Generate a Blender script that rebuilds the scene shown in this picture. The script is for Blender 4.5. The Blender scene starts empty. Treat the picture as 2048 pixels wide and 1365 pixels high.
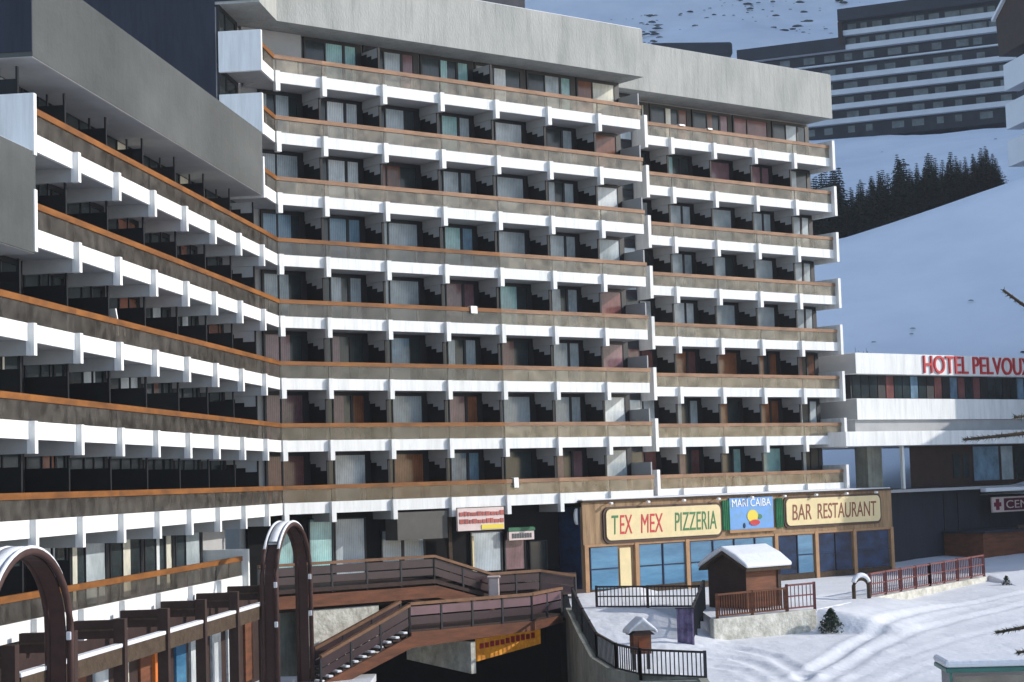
import bpy, bmesh, math, random
from mathutils import Vector, Matrix
random.seed(7)
R = math.radians
sc = bpy.context.scene
# ------------------------------------------------------------ camera
cd = bpy.data.cameras.new('camera'); cam = bpy.data.objects.new('camera', cd)
sc.collection.objects.link(cam); sc.camera = cam
cd.sensor_width = 36.0; cd.lens = 3650.1/2048*36.0; cd.clip_start = 0.5; cd.clip_end = 3000
PITCH, ROLL = .0764, -.0304
cam.matrix_world = (Matrix.Rotation(math.pi/2 + PITCH, 4, 'X') @ Matrix.Rotation(ROLL, 4, 'Z'))
# ------------------------------------------------------------ light
SUN_AZ, SUN_EL = R(4), R(25.5)     # azimuth counted from +x towards +y
w = bpy.data.worlds.new('World'); sc.world = w; w.use_nodes = True
nt = w.node_tree; nt.nodes.clear()
o_ = nt.nodes.new('ShaderNodeOutputWorld'); bg = nt.nodes.new('ShaderNodeBackground'); sk = nt.nodes.new('ShaderNodeTexSky')
sk.sky_type = 'NISHITA'; sk.sun_disc = False; sk.sun_elevation = SUN_EL; sk.sun_rotation = math.pi/2 - SUN_AZ
sk.altitude = 1800; sk.dust_density = 2.0
bg.inputs[1].default_value = 0.15
nt.links.new(sk.outputs[0], bg.inputs[0]); nt.links.new(bg.outputs[0], o_.inputs[0])
sd = bpy.data.lights.new('sun', 'SUN'); sd.energy = 3.2; sd.angle = R(0.55); sd.color = (1, .95, .88)
sun = bpy.data.objects.new('sun', sd); sc.collection.objects.link(sun)
S = Vector((math.cos(SUN_EL)*math.cos(SUN_AZ), math.cos(SUN_EL)*math.sin(SUN_AZ), math.sin(SUN_EL)))
sun.rotation_euler = S.to_track_quat('Z', 'Y').to_euler()
sc.view_settings.view_transform = 'Standard'; sc.view_settings.look = 'None'
sc.view_settings.exposure = 0.74; sc.view_settings.gamma = 1
sc.cycles.max_bounces = 6; sc.cycles.transparent_max_bounces = 12

# ------------------------------------------------------------ materials
def mat(name, col, rough=.75, spec=.3, var=.0, vscale=1.5, bump=0., bscale=20, stretch=(1, 1, 1), metal=0., col2=None, lines=None, streak=0):
    m = bpy.data.materials.new(name); m.use_nodes = True
    n = m.node_tree.nodes; l = m.node_tree.links; b = n['Principled BSDF']
    b.inputs['Roughness'].default_value = rough; b.inputs['Specular IOR Level'].default_value = spec
    b.inputs['Metallic'].default_value = metal
    c = (*col, 1); b.inputs['Base Color'].default_value = c
    tc = n.new('ShaderNodeTexCoord'); mp = n.new('ShaderNodeMapping'); mp.inputs['Scale'].default_value = stretch
    oi = n.new('ShaderNodeObjectInfo'); ad = n.new('ShaderNodeVectorMath'); ad.operation = 'ADD'
    l.new(tc.outputs['Object'], ad.inputs[0]); l.new(oi.outputs['Location'], ad.inputs[1])
    l.new(ad.outputs[0], mp.inputs['Vector'])
    if var or col2:
        t = n.new('ShaderNodeTexNoise'); t.inputs['Scale'].default_value = vscale; t.inputs['Detail'].default_value = 6
        t.inputs['Roughness'].default_value = .65
        l.new(mp.outputs[0], t.inputs['Vector'])
        r = n.new('ShaderNodeValToRGB'); r.color_ramp.elements[0].position = .3; r.color_ramp.elements[1].position = .72
        a = col if col2 is None else col2
        k = 1-var
        r.color_ramp.elements[0].color = (a[0]*k, a[1]*k, a[2]*k, 1)
        k = 1+var
        r.color_ramp.elements[1].color = (min(col[0]*k, 1), min(col[1]*k, 1), min(col[2]*k, 1), 1)
        l.new(t.outputs['Fac'], r.inputs['Fac']); out = r.outputs['Color']
        if streak:
            m3 = n.new('ShaderNodeMapping'); m3.inputs['Scale'].default_value = (2.2, 2.2, .16); l.new(ad.outputs[0], m3.inputs['Vector'])
            t3 = n.new('ShaderNodeTexNoise'); t3.inputs['Scale'].default_value = 1.6; t3.inputs['Detail'].default_value = 7; t3.inputs['Roughness'].default_value = .7
            l.new(m3.outputs[0], t3.inputs['Vector']); r3 = n.new('ShaderNodeValToRGB'); r3.color_ramp.elements[0].position = .30; r3.color_ramp.elements[1].position = .52
            k = 1-streak; r3.color_ramp.elements[0].color = (k*.98, k, k*.98, 1); r3.color_ramp.elements[1].color = (1, 1, 1, 1)
            l.new(t3.outputs['Fac'], r3.inputs['Fac']); x3 = n.new('ShaderNodeMixRGB'); x3.blend_type = 'MULTIPLY'; x3.inputs[0].default_value = 1
            l.new(out, x3.inputs[1]); l.new(r3.outputs[0], x3.inputs[2]); out = x3.outputs[0]
        if lines:
            wv = n.new('ShaderNodeTexWave'); wv.wave_type = 'BANDS'; wv.bands_direction = lines[0]
            wv.inputs['Scale'].default_value = lines[1]; wv.inputs['Distortion'].default_value = 1.6; wv.inputs['Detail'].default_value = 2
            l.new(ad.outputs[0], wv.inputs['Vector'])
            rr = n.new('ShaderNodeValToRGB'); rr.color_ramp.elements[0].position = 0; rr.color_ramp.elements[1].position = .25
            rr.color_ramp.elements[0].color = (lines[2],)*3+(1,); rr.color_ramp.elements[1].color = (1, 1, 1, 1)
            l.new(wv.outputs['Color'], rr.inputs['Fac'])
            mx = n.new('ShaderNodeMixRGB'); mx.blend_type = 'MULTIPLY'; mx.inputs[0].default_value = 1
            l.new(out, mx.inputs[1]); l.new(rr.outputs[0], mx.inputs[2]); out = mx.outputs[0]
        l.new(out, b.inputs['Base Color'])
    if bump:
        t2 = n.new('ShaderNodeTexNoise'); t2.inputs['Scale'].default_value = bscale; t2.inputs['Detail'].default_value = 4
        l.new(mp.outputs[0], t2.inputs['Vector'])
        bp = n.new('ShaderNodeBump'); bp.inputs['Strength'].default_value = bump; bp.inputs['Distance'].default_value = .05
        l.new(t2.outputs['Fac'], bp.inputs['Height']); l.new(bp.outputs[0], b.inputs['Normal'])
    return m
M = {}
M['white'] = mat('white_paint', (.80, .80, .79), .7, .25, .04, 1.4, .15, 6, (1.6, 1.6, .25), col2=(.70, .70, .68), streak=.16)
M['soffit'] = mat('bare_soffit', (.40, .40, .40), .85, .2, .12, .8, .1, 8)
M['concrete'] = mat('light_concrete', (.39, .385, .365), .9, .2, .12, .55, .5, 14, (1, 1, .35), col2=(.32, .335, .315), streak=.22)
M['shaded_fascia'] = mat('fascia_shade_grey', (.085, .09, .088), .7, .35, .22, .13, .25, 5, (1, 1, 1.6), col2=(.06, .065, .063), streak=.12)  # dark tone puts shade into the left wings' roof fascia colour
M['slate'] = mat('dark_slate_cladding', (.022, .026, .04), .7, .3, .2, .8, .1, 10, (1, 1, .3), streak=.35)
M['wall'] = mat('render_wall', (.36, .36, .36), .9, .2, .08, .8, .2, 10)
M['rail'] = mat('varnished_rail', (.215, .080, .014), .55, .3, .3, 2.0, .1, 8, (.3, 1, 1), col2=(.15, .055, .012))
M['rail_pale'] = mat('weathered_rail', (.29, .165, .095), .6, .3, .25, 2.0, .1, 8, (.3, 1, 1), col2=(.20, .105, .055))
M['partition'] = mat('black_partition', (.006, .0065, .008), .6, .3, .3, 2)
M['frame'] = mat('dark_window_frame', (.012, .013, .016), .5, .4, .2, 2)
def curtain(name, col, col2=None, folds=9, var=.22):
    return mat(name, col, .16, .4, var, .7, 0, 1, (1, 1, .7), col2=col2, lines=('X', folds*.35, .6))
CUR = {
 'g': curtain('curtain_grey', (0.468, 0.522, 0.558), (0.306, 0.360, 0.378)), 'l': curtain('curtain_light', (0.720, 0.750, 0.750), (0.468, 0.522, 0.558)),
 't': curtain('curtain_teal', (0.360, 0.612, 0.594), (0.234, 0.360, 0.360)), 'b': curtain('curtain_blue', (0.216, 0.342, 0.450), (0.108, 0.162, 0.216)),
 'r': curtain('curtain_red', (0.234, 0.099, 0.090), (0.108, 0.050, 0.054)), 'o': curtain('curtain_rust', (0.306, 0.117, 0.054), (0.090, 0.036, 0.025)),
 'm': curtain('curtain_mauve', (0.288, 0.162, 0.180), (0.144, 0.081, 0.090)), 'd': curtain('curtain_dark', (.035, .05, .055), (.015, .022, .025)),
 'n': curtain('curtain_brown', (0.216, 0.090, 0.054), (0.126, 0.054, 0.036)), 'c': curtain('curtain_cream', (0.750, 0.720, 0.594), (0.540, 0.540, 0.468)),
}
def glassmat(name, col, op, fac=.10):
    m = bpy.data.materials.new(name); m.use_nodes = True; n = m.node_tree.nodes; l = m.node_tree.links; n.clear()
    o = n.new('ShaderNodeOutputMaterial'); mx = n.new('ShaderNodeMixShader'); tr = n.new('ShaderNodeBsdfTransparent')
    df = n.new('ShaderNodeBsdfDiffuse'); gl = n.new('ShaderNodeBsdfGlossy'); m2 = n.new('ShaderNodeMixShader')
    tc = n.new('ShaderNodeTexCoord'); ns = n.new('ShaderNodeTexNoise'); ns.inputs['Scale'].default_value = 1.9; ns.inputs['Detail'].default_value = 5
    oi = n.new('ShaderNodeObjectInfo'); ad = n.new('ShaderNodeVectorMath'); ad.operation = 'ADD'
    l.new(tc.outputs['Object'], ad.inputs[0]); l.new(oi.outputs['Location'], ad.inputs[1]); l.new(ad.outputs[0], ns.inputs['Vector'])
    rp = n.new('ShaderNodeValToRGB'); rp.color_ramp.elements[0].position = .35; rp.color_ramp.elements[1].position = .7
    rp.color_ramp.elements[0].color = (*[c*.55 for c in col], 1); rp.color_ramp.elements[1].color = (*[c*1.6 for c in col], 1)
    l.new(ns.outputs['Fac'], rp.inputs[0]); l.new(rp.outputs[0], df.inputs[0])
    tr.inputs[0].default_value = (.9, .87, .8, 1); gl.inputs['Roughness'].default_value = .12; gl.inputs[0].default_value = (.8, .8, .8, 1)
    m2.inputs[0].default_value = fac; mx.inputs[0].default_value = op
    l.new(df.outputs[0], m2.inputs[1]); l.new(gl.outputs[0], m2.inputs[2])
    l.new(tr.outputs[0], mx.inputs[1]); l.new(m2.outputs[0], mx.inputs[2]); l.new(mx.outputs[0], o.inputs[0])
    return m
M['glass'] = glassmat('smoked_railing_glass', (.11, .10, .09), .38)
M['glass_pale'] = glassmat('pale_railing_glass', (.30, .265, .21), .34)
M['snow'] = mat('snow', (.72, .73, .755), .75, .2, .03, .35, .6, 4.0, col2=(.67, .685, .72))
M['hill'] = mat('hill_snow', (.88, .89, .91), .8, .2, .04, .05, .8, .35, col2=(.78, .81, .86))
M['brown'] = mat('brown_timber', (.16, .055, .024), .7, .3, .25, 1.5, .2, 10, (.5, 1, 3), col2=(.10, .038, .018))
M['cap'] = mat('walkway_rail', (.20, .10, .05), .6, .3, .25, 2, .1, 8, col2=(.15, .075, .04))
M['dbrown'] = mat('dark_brown_timber', (.035, .018, .014), .7, .3, .3, 1.5, .2, 10)
M['steel_brown'] = mat('brown_painted_steel', (.055, .026, .022), .65, .3, .2, 3)
M['board'] = mat('facade_boards', (.36, .24, .135), .8, .2, .22, 1.2, .3, 8, (3, 3, .4), col2=(.24, .15, .085), lines=('X', 5, .72))
M['post'] = mat('facade_posts', (.36, .21, .11), .75, .25, .2, 1.5, .2, 8)
M['plum'] = mat('plum_panel', (.038, .018, .022), .35, .5, .3, .8)
M['mauve'] = mat('mauve_panel', (.15, .08, .092), .4, .5, .25, .8)
M['black'] = mat('black_metal', (.014, .014, .017), .5, .4, .2, 3)
M['redfence'] = mat('red_brown_fence', (.17, .055, .05), .7, .3, .25, 3)
M['conc_dark'] = mat('grey_retaining_concrete', (.33, .33, .28), .9, .2, .2, .5, .5, 6, col2=(.22, .22, .185), streak=.3)
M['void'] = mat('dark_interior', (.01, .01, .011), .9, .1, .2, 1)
M['street'] = mat('street_surface', (.55, .57, .60), .85, .2, .12, .8, .4, 5)
M['asphalt'] = mat('asphalt', (.045, .045, .05), .9, .2, .2, 1, .2, 20)
M['stone'] = mat('snowy_stone', (.62, .60, .53), .9, .2, .2, 2.2, .8, 7, col2=(.42, .40, .33))
M['cream'] = mat('sign_cream', (.68, .55, .30), .5, .4, .08, 2)
M['sign_dark'] = mat('sign_edge', (.05, .022, .015), .5, .4, .1, 3)
M['red'] = mat('sign_red', (.50, .03, .035), .5, .4, .1, 4)
M['letter_brown'] = mat('letter_brown', (.20, .06, .03), .5, .4, .1, 4)
M['green'] = mat('letter_green', (.045, .17, .06), .5, .4, .1, 4)
M['drape'] = mat('green_drape', (.02, .14, .055), .6, .3, .35, 3)
M['blueg'] = mat('blue_window', (.10, .25, .38), .2, .35, .15, .5, 0, 1, (.4, .4, 2.2), col2=(.04, .14, .26))
M['blued'] = mat('dark_blue_window', (.012, .035, .09), .35, .15, .5, .9, 0, 1, (1, 1, 1.6), col2=(.008, .012, .03))
M['yellow'] = mat('yellow', (.70, .55, .06), .5, .4); M['skyblue'] = mat('blue_panel', (.10, .25, .60), .5, .4, .3, 2.5, col2=(.20, .42, .62))
M['purple'] = mat('purple_cloth', (.16, .13, .22), .8, .2, .3, 2.2, col2=(.035, .025, .075))
M['orange'] = mat('orange_canvas', (.62, .17, .035), .7, .2, .12, 2)
M['amber'] = mat('amber_sign', (.62, .27, .02), .5, .4, .4, 2.2, col2=(.45, .12, .015))
M['pinkwhite'] = mat('pink_white_sign', (.62, .50, .47), .5, .4, .1, 3)
M['greenw'] = mat('green_sign', (.01, .12, .05), .5, .4)
M['shelter'] = mat('green_metal', (.03, .14, .11), .45, .5, .2, 3)
M['needle'] = mat('conifer_needles', (.035, .055, .035), .8, .2, .5, 3, col2=(.014, .022, .016))
M['twig'] = mat('grey_twigs', (.10, .10, .09), .9, .1, .3, 3)
M['bark'] = mat('bark', (.07, .05, .035), .9, .1, .3, 3, .5, 12)
M['needle_near'] = mat('near_needles', (.045, .055, .02), .7, .3, .5, 6, col2=(.015, .022, .012))
M['rock'] = mat('rock_scrub', (.10, .11, .11), .9, .2, .4, 1)
M['farwhite'] = mat('far_balcony_band', (.62, .63, .66), .8, .2, .06, .3)
M['fardark'] = mat('far_dark_wall', (.035, .038, .045), .8, .2, .3, .4)
M['farroof'] = mat('far_roof', (.03, .032, .042), .7, .3, .2, .4)
M['farpane'] = mat('far_pane', (.13, .15, .15), .5, .4, .5, .5)
M['lampw'] = mat('white_lamp', (.8, .8, .78), .4, .4)

_b = M['amber'].node_tree.nodes['Principled BSDF']; _b.inputs['Emission Color'].default_value = (.9, .38, .03, 1); _b.inputs['Emission Strength'].default_value = .08

# ------------------------------------------------------------ mesh helpers
class MB:
    def __init__(s): s.v = []; s.f = []
    def box(s, x0, x1, y0, y1, z0, z1):
        b = len(s.v)
        s.v += [(x0,y0,z0),(x1,y0,z0),(x1,y1,z0),(x0,y1,z0),(x0,y0,z1),(x1,y0,z1),(x1,y1,z1),(x0,y1,z1)]
        s.f += [tuple(b+i for i in q) for q in ((0,3,2,1),(4,5,6,7),(0,1,5,4),(1,2,6,5),(2,3,7,6),(3,0,4,7))]
        return s
    def prism(s, poly, z0, z1):          # poly in xy; z0/z1 numbers or lists
        n = len(poly); b = len(s.v)
        a0 = z0 if hasattr(z0, '__len__') else [z0]*n; a1 = z1 if hasattr(z1, '__len__') else [z1]*n
        s.v += [(p[0], p[1], a0[i]) for i, p in enumerate(poly)] + [(p[0], p[1], a1[i]) for i, p in enumerate(poly)]
        s.f += [tuple(b+n-1-i for i in range(n)), tuple(b+n+i for i in range(n))]
        s.f += [(b+i, b+(i+1) % n, b+n+(i+1) % n, b+n+i) for i in range(n)]
        return s
    def prism_x(s, prof, x0, x1):        # profile in (y,z)
        n = len(prof); b = len(s.v)
        s.v += [(x0, p[0], p[1]) for p in prof] + [(x1, p[0], p[1]) for p in prof]
        s.f += [tuple(b+n-1-i for i in range(n)), tuple(b+n+i for i in range(n))]
        s.f += [(b+i, b+(i+1) % n, b+n+(i+1) % n, b+n+i) for i in range(n)]
        return s
    def beam(s, p, q, wd, h=None):        # box beam from p to q
        p = Vector(p); q = Vector(q); h = h or wd; d = (q-p)
        if d.length < 1e-5: return s
        d.normalize(); up = Vector((0,0,1)) if abs(d.z) < .98 else Vector((0,1,0))
        a = d.cross(up).normalized()*wd/2; c = a.cross(d).normalized()*h/2; b = len(s.v)
        for e in (p, q):
            for sa, sb in ((-1,-1),(1,-1),(1,1),(-1,1)): s.v.append(tuple(e+a*sa+c*sb))
        s.f += [tuple(b+i for i in r) for r in ((0,1,2,3),(7,6,5,4),(0,4,5,1),(1,5,6,2),(2,6,7,3),(3,7,4,0))]
        return s
    def tube(s, pts, rad, n=8, rads=None):
        b = len(s.v); P = [Vector(p) for p in pts]
        for i, p in enumerate(P):
            d = (P[min(i+1, len(P)-1)]-P[max(i-1, 0)]).normalized()
            up = Vector((0,0,1)) if abs(d.z) < .95 else Vector((0,1,0)); a = d.cross(up).normalized(); c = a.cross(d).normalized()
            r = rads[i] if rads else rad
            for k in range(n):
                t = 2*math.pi*k/n; s.v.append(tuple(p+a*math.cos(t)*r+c*math.sin(t)*r))
        for i in range(len(P)-1):
            for k in range(n): s.f.append((b+i*n+k, b+i*n+(k+1) % n, b+(i+1)*n+(k+1) % n, b+(i+1)*n+k))
        s.f.append(tuple(b+k for k in range(n))[::-1]); s.f.append(tuple(b+(len(P)-1)*n+k for k in range(n)))
        return s
    def mesh(s, name):
        me = bpy.data.meshes.new(name); me.from_pydata(s.v, [], s.f)
        bm = bmesh.new(); bm.from_mesh(me); bmesh.ops.recalc_face_normals(bm, faces=bm.faces); bm.to_mesh(me); bm.free()
        return me
    def build(s, name, m, parent=None, bevel=0, smooth=False):
        me = s.mesh(name); me.materials.append(m)
        if smooth:
            for p in me.polygons: p.use_smooth = True
        o = bpy.data.objects.new(name, me); sc.collection.objects.link(o)
        if parent: o.parent = parent
        if bevel:
            b = o.modifiers.new('bevel', 'BEVEL'); b.width = bevel; b.segments = 2; b.limit_method = 'ANGLE'
        return o
def link(name, me, parent=None, loc=(0,0,0), rz=0, label=None):
    o = bpy.data.objects.new(name, me); sc.collection.objects.link(o); o.location = loc; o.rotation_euler.z = rz
    if parent: o.parent = parent
    if label: o['label'] = label
    return o
def thing(name, label, cat, loc=(0,0,0), rz=0, group=None):
    o = bpy.data.objects.new(name, None); sc.collection.objects.link(o); o.location = loc; o.rotation_euler.z = rz
    o['label'] = label; o['category'] = cat
    if group: o['group'] = group
    return o
def tag(o, label, cat, group=None):
    o['label'] = label; o['category'] = cat
    if group: o['group'] = group
    return o
def struct(o, kind='structure', label=None, cat=None):
    o['kind'] = kind
    if label: o['label'] = label
    if cat: o['category'] = cat
    return o
def text(name, body, m, parent, loc, size, width, depth=.03, rot=(math.pi/2, 0, 0), shear=0.):
    c = bpy.data.curves.new('t', 'FONT'); c.body = body; c.size = 1; c.extrude = .5; c.shear = shear
    t = bpy.data.objects.new('t', c); sc.collection.objects.link(t); bpy.context.view_layer.update()
    me = bpy.data.meshes.new_from_object(t.evaluated_get(bpy.context.evaluated_depsgraph_get()))
    bpy.data.objects.remove(t)
    xs = [v.co.x for v in me.vertices]; ys = [v.co.y for v in me.vertices]; x0, x1, y0, y1 = min(xs), max(xs), min(ys), max(ys)
    for v in me.vertices:
        v.co = ((v.co.x-x0)/(x1-x0)*width, (v.co.y-y0)/(y1-y0)*size, v.co.z*depth*2)
    me.name = name; me.materials.clear(); me.materials.append(m)
    o = bpy.data.objects.new(name, me); sc.collection.objects.link(o); o.location = loc; o.rotation_euler = rot
    if parent: o.parent = parent
    return o

# ------------------------------------------------------------ apartment building kit (local: x along front, y inwards, z up)
H = 2.8; PHC = .6714; PHB = 1.4572; YW = 1.85
def zl(level): return -.69 + H*(level-2)
C0 = (-10.2615, 81.7072); D0 = (9.342, 101.1334); B0 = (-13.6033, 51.9452)
WB, WC, WD = 3.8011, 3.379, 3.3335
B7 = (B0[0]+7*WB*math.cos(PHB), B0[1]+7*WB*math.sin(PHB))
PHK = math.atan2(C0[1]-B7[1], C0[0]-B7[0]); WK = math.hypot(C0[0]-B7[0], C0[1]-B7[1])
_mc = {}
def cached(key, fn, m):
    if key not in _mc:
        me = fn().mesh(key[0]); me.materials.append(m); _mc[key] = me
    return _mc[key]
def fin_mesh():
    return MB().prism_x([(0, 0), (0, -.93), (.24, -.93), (.24, 0)], -.12, .12)
def corbel_mesh():
    m = MB().prism_x([(.243, -.003), (.243, -.925), (YW-.003, -.925), (YW-.003, -.31), (.32, -.31), (.32, -.003)], -.10, .10); return m
def bay(root, ox, oy, rz, wd, lev, pale=False, win='g', part=True, fin=True, two=False, ext=(0, 0), steps=True):
    skipwin = False
    """one balcony bay; (ox,oy) local origin in root, rz local rotation"""
    z = zl(lev)
    def at(x, y, dz=0):
        c, s_ = math.cos(rz), math.sin(rz); return (ox+x*c-y*s_, oy+x*s_+y*c, z+dz)
    key = (round(wd, 3), ext); e0, e1 = ext; g0 = .118 if not e0 else -.075; g1 = wd-.118 if not e1 else wd+.075
    bal = link('balcony', cached(('parapet', key), lambda: MB().box(g0, g1, .18, .29, -.52+.003*e0, -.004-.003*e0), M['white']), root, at(0, 0), rz)
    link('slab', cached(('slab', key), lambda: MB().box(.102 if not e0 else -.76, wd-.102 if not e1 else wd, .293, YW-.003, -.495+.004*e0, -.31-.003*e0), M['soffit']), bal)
    # slab underside is bare concrete, greyer than the painted parapet; handrail and glass are sub-parts
    rl = link('handrail', cached(('handrail', key, pale), lambda: MB().box(-e0*.08, wd+e1*.08, .17, .29, .58+.003*e0, .77-.003*e0), M['rail_pale' if pale else 'rail']), bal)
    gl = link('glass_panel', cached(('glass_panel', key, pale), lambda: MB().box(.01-e0*.08, wd-.01+e1*.08, .215, .23, .0, .578), M['glass_pale' if pale else 'glass']), bal)
    pm = cached(('rail_post', 0), lambda: MB().box(-.025, .025, .232, .28, -.002, .578), M['frame'])
    for px_ in (.05, wd/2): link('rail_post', pm, bal, (px_, 0, 0))
    if fin:
        br = link('bracket', cached(('bracket', 0), fin_mesh, M['white']), root, at(0, 0), rz)
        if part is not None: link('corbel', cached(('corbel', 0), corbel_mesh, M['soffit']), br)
    if part:
        if steps:
            pa = link('partition', cached(('partition', 1), lambda: MB().box(-.05, .05, .50, 1.0, -.308, 1.40).box(-.05, .05, 1.0, 1.4, -.308, 1.58).box(-.05, .05, 1.4, YW-.003, -.308, 1.74).box(-.06, .06, .44, .498, .0, 1.87), M['partition']), root, at(0, 0), rz)
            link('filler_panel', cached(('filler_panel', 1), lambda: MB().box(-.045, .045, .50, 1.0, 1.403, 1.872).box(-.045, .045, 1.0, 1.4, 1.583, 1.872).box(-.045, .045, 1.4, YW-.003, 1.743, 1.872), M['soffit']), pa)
        else: link('partition', cached(('partition', 0), lambda: MB().box(-.05, .05, .50, YW-.003, -.308, 1.50).box(-.06, .06, .44, .498, .0, 1.87).box(-.04, .04, 1.0, 1.05, 1.5, 1.87), M['partition']), root, at(0, 0), rz)
    if not skipwin:
        def fr():
            m = MB(); y0, y1 = YW-.02, YW+.10
            m.box(.06, wd-.06, y0, y1, 2.12, 2.29).box(.06, wd-.06, y0, y1, -.309, -.2)
            m.box(.06, .16, y0, y1, -.2, 2.12).box(wd-.40, wd-.06, y0, y1, -.2, 2.12)
            m.box(wd*.36, wd*.36+.07, y0, y1, -.2, 2.12)
            if two: m.box(wd*.66, wd*.66+.14, y0, y1, -.2, 2.12)
            return m
        fo = link('window', cached(('window', key, two), fr, M['frame']), root, at(0, 0), rz)
        codes = win if len(win) == 2 else win*2
        xs = [(.16, wd*.36)] + ([(wd*.36+.07, wd*.66), (wd*.66+.14, wd-.40)] if two else [(wd*.36+.07, wd-.40)])
        cs = ['d', codes[0], codes[1]]
        if not two: cs = [codes[1], codes[0]]
        rw_ = random.Random(int(lev*97+ox*13+oy*7+wd*5)); q_ = [p_ for p_ in zip(xs, cs)]; xs2 = []
        for (a, b), cc in q_:
            fq = rw_.choice([1, 1, 1, .62, .45]) if b-a > .7 and cc != 'd' else 1
            if fq < 1:
                mid_ = round(a+(b-a)*fq, 2); xs2 += [((a, mid_), cc), ((mid_+.002, b), 'd')]
            else: xs2.append(((a, b), cc))
        for k, ((a, b), cc) in enumerate(xs2):
            link('pane', cached(('pane', key, round(a, 2), round(b, 2), cc), lambda: MB().box(a, b, YW+.02, YW+.05, -.2, 2.12), CUR[cc]), fo)
    return bal
def endwall(root, ox, oy, rz, lev, name='end_wall'):
    me = cached(('end_wall', 0), lambda: MB().box(-.11, .11, -.06, YW-.004, -.75, 1.05), M['white'])
    link(name, me, root, (ox, oy, zl(lev)), rz, None)

def onB(t, s, z): return (B0[0]+t*math.cos(PHB)+s*math.sin(PHB), B0[1]+t*math.sin(PHB)-s*math.cos(PHB), z)
# ================= main tall block (section C) =================
C = thing('apartment_building', 'tall white balconied apartment block in the middle with a light concrete roof band', 'apartment building', (*C0, 0), PHC)
winC = {9: ['g', 't2', 'gm2', 't2', 'lg', 'gt2', 'cn'], 8: ['g', 'l2', 'g', 'tg2', 'l', 'dg2', 'n'], 7: ['g', 'l2', 'n', 'g2', 'g', 'g2', 'l'],
        6: ['b', 'b2', 'g', 'tb2', 'g', 'g2', 'g'], 5: ['g', 'g2', 'g', 'm2', 't', 'g2', 'r'], 4: ['m', 'md2', 'b', 'g2', 'r', 'g2', 'mg'],
        3: ['m', 'mo2', 'g', 'mo2', 'g', 'g2', 'l'], 2: ['r', 'l', 'o', 'b2', 'd', 'm2', 'g']}
WL = 22.5-2.4995-5*WC
TB = [0, 2.4995]+[2.4995+WC*k for k in range(1, 6)]
for lev in range(2, 10):
    for i, t in enumerate(TB):
        wd = (TB[i+1]-t) if i < 6 else WL
        c = winC[lev][i]; two = c.endswith('2'); c = c.rstrip('2')
        bay(C, t, 0, 0, wd, lev, win=c, two=two, pale=(i > 3 or lev > 6), part=(None if i == 0 else (lev < 9 or i in (2, 4))), ext=(1 if i == 0 else 0, 0))
for lev in range(2, 10):
    MB().box(22.38, 22.46, .30, YW-.01, zl(lev)-.308, zl(lev)+1.45).build('partition', M['wall'], C)  # end partitions added to keep sun off the last bay's curtains
# short side towards the left wing, inner corner bay on all levels
rk = PHK-PHC; dx, dy = B7[0]-C0[0], B7[1]-C0[1]
bx = dx*math.cos(PHC)+dy*math.sin(PHC); by = -dx*math.sin(PHC)+dy*math.cos(PHC)
for lev in range(2, 10):
    bay(C, bx, by, rk, WK, lev, win='d', fin=(lev < 7), part=(lev < 7), ext=(0, 1))
    if lev >= 7: endwall(C, bx, by, PHB-PHC, lev)
MB().box(-1.3, 22.35, YW+.12, 13, -4.4, 21.15).build('wall', M['wall'], C)
MB().box(-.9, 2.3, YW-.2, YW-.03, 18.6, 21.18).build('blank_wall_panel', M['wall'], C)
cb = MB().box(0, 8, YW+.12, 16, 12.9, 21.1).build('side_wall', M['wall'], C); cb.location = (bx, by, 0); cb.rotation_euler.z = PHB-PHC
# room dividers cap: slab edge over top level and roof band
def loc2(p):  # world xy to C local
    ax, ay = p[0]-C0[0], p[1]-C0[1]; return (ax*math.cos(PHC)+ay*math.sin(PHC), -ax*math.sin(PHC)+ay*math.cos(PHC))
inB = (B7[0]-math.sin(PHB)*16, B7[1]+math.cos(PHB)*16)
q = [loc2(B7), (0, 0), (22.6, 0), (22.6, 13.5), loc2((inB[0]+2.0, inB[1]+16)), loc2(inB)]
rf = MB().prism(q, 21.2, 23.78).build('roof_band', M['concrete'], C)
MB().box(.3, 22.55, .05, 13, 23.785, 23.83).build('roof_snow', M['snow'], C, bevel=.05)
ds = MB().box(-.05, -.006, .12, 15.9, 21.32, 24.6).box(-.05, -.006, YW+.15, 15.9, 12.0, 21.319).build('slate_gable', M['slate'], C); ds.location = (bx, by, 0); ds.rotation_euler.z = PHB-PHC
d2 = MB().box(-.04, 3.5, 3.5, 15.9, 23.8, 27.5).build('slate_penthouse', M['slate'], C); d2.location = (bx, by, 0); d2.rotation_euler.z = PHB-PHC
MB().box(8, 19.5, 6, 11, 23.94, 26.5).build('slate_penthouse', M['slate'], C)
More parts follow.
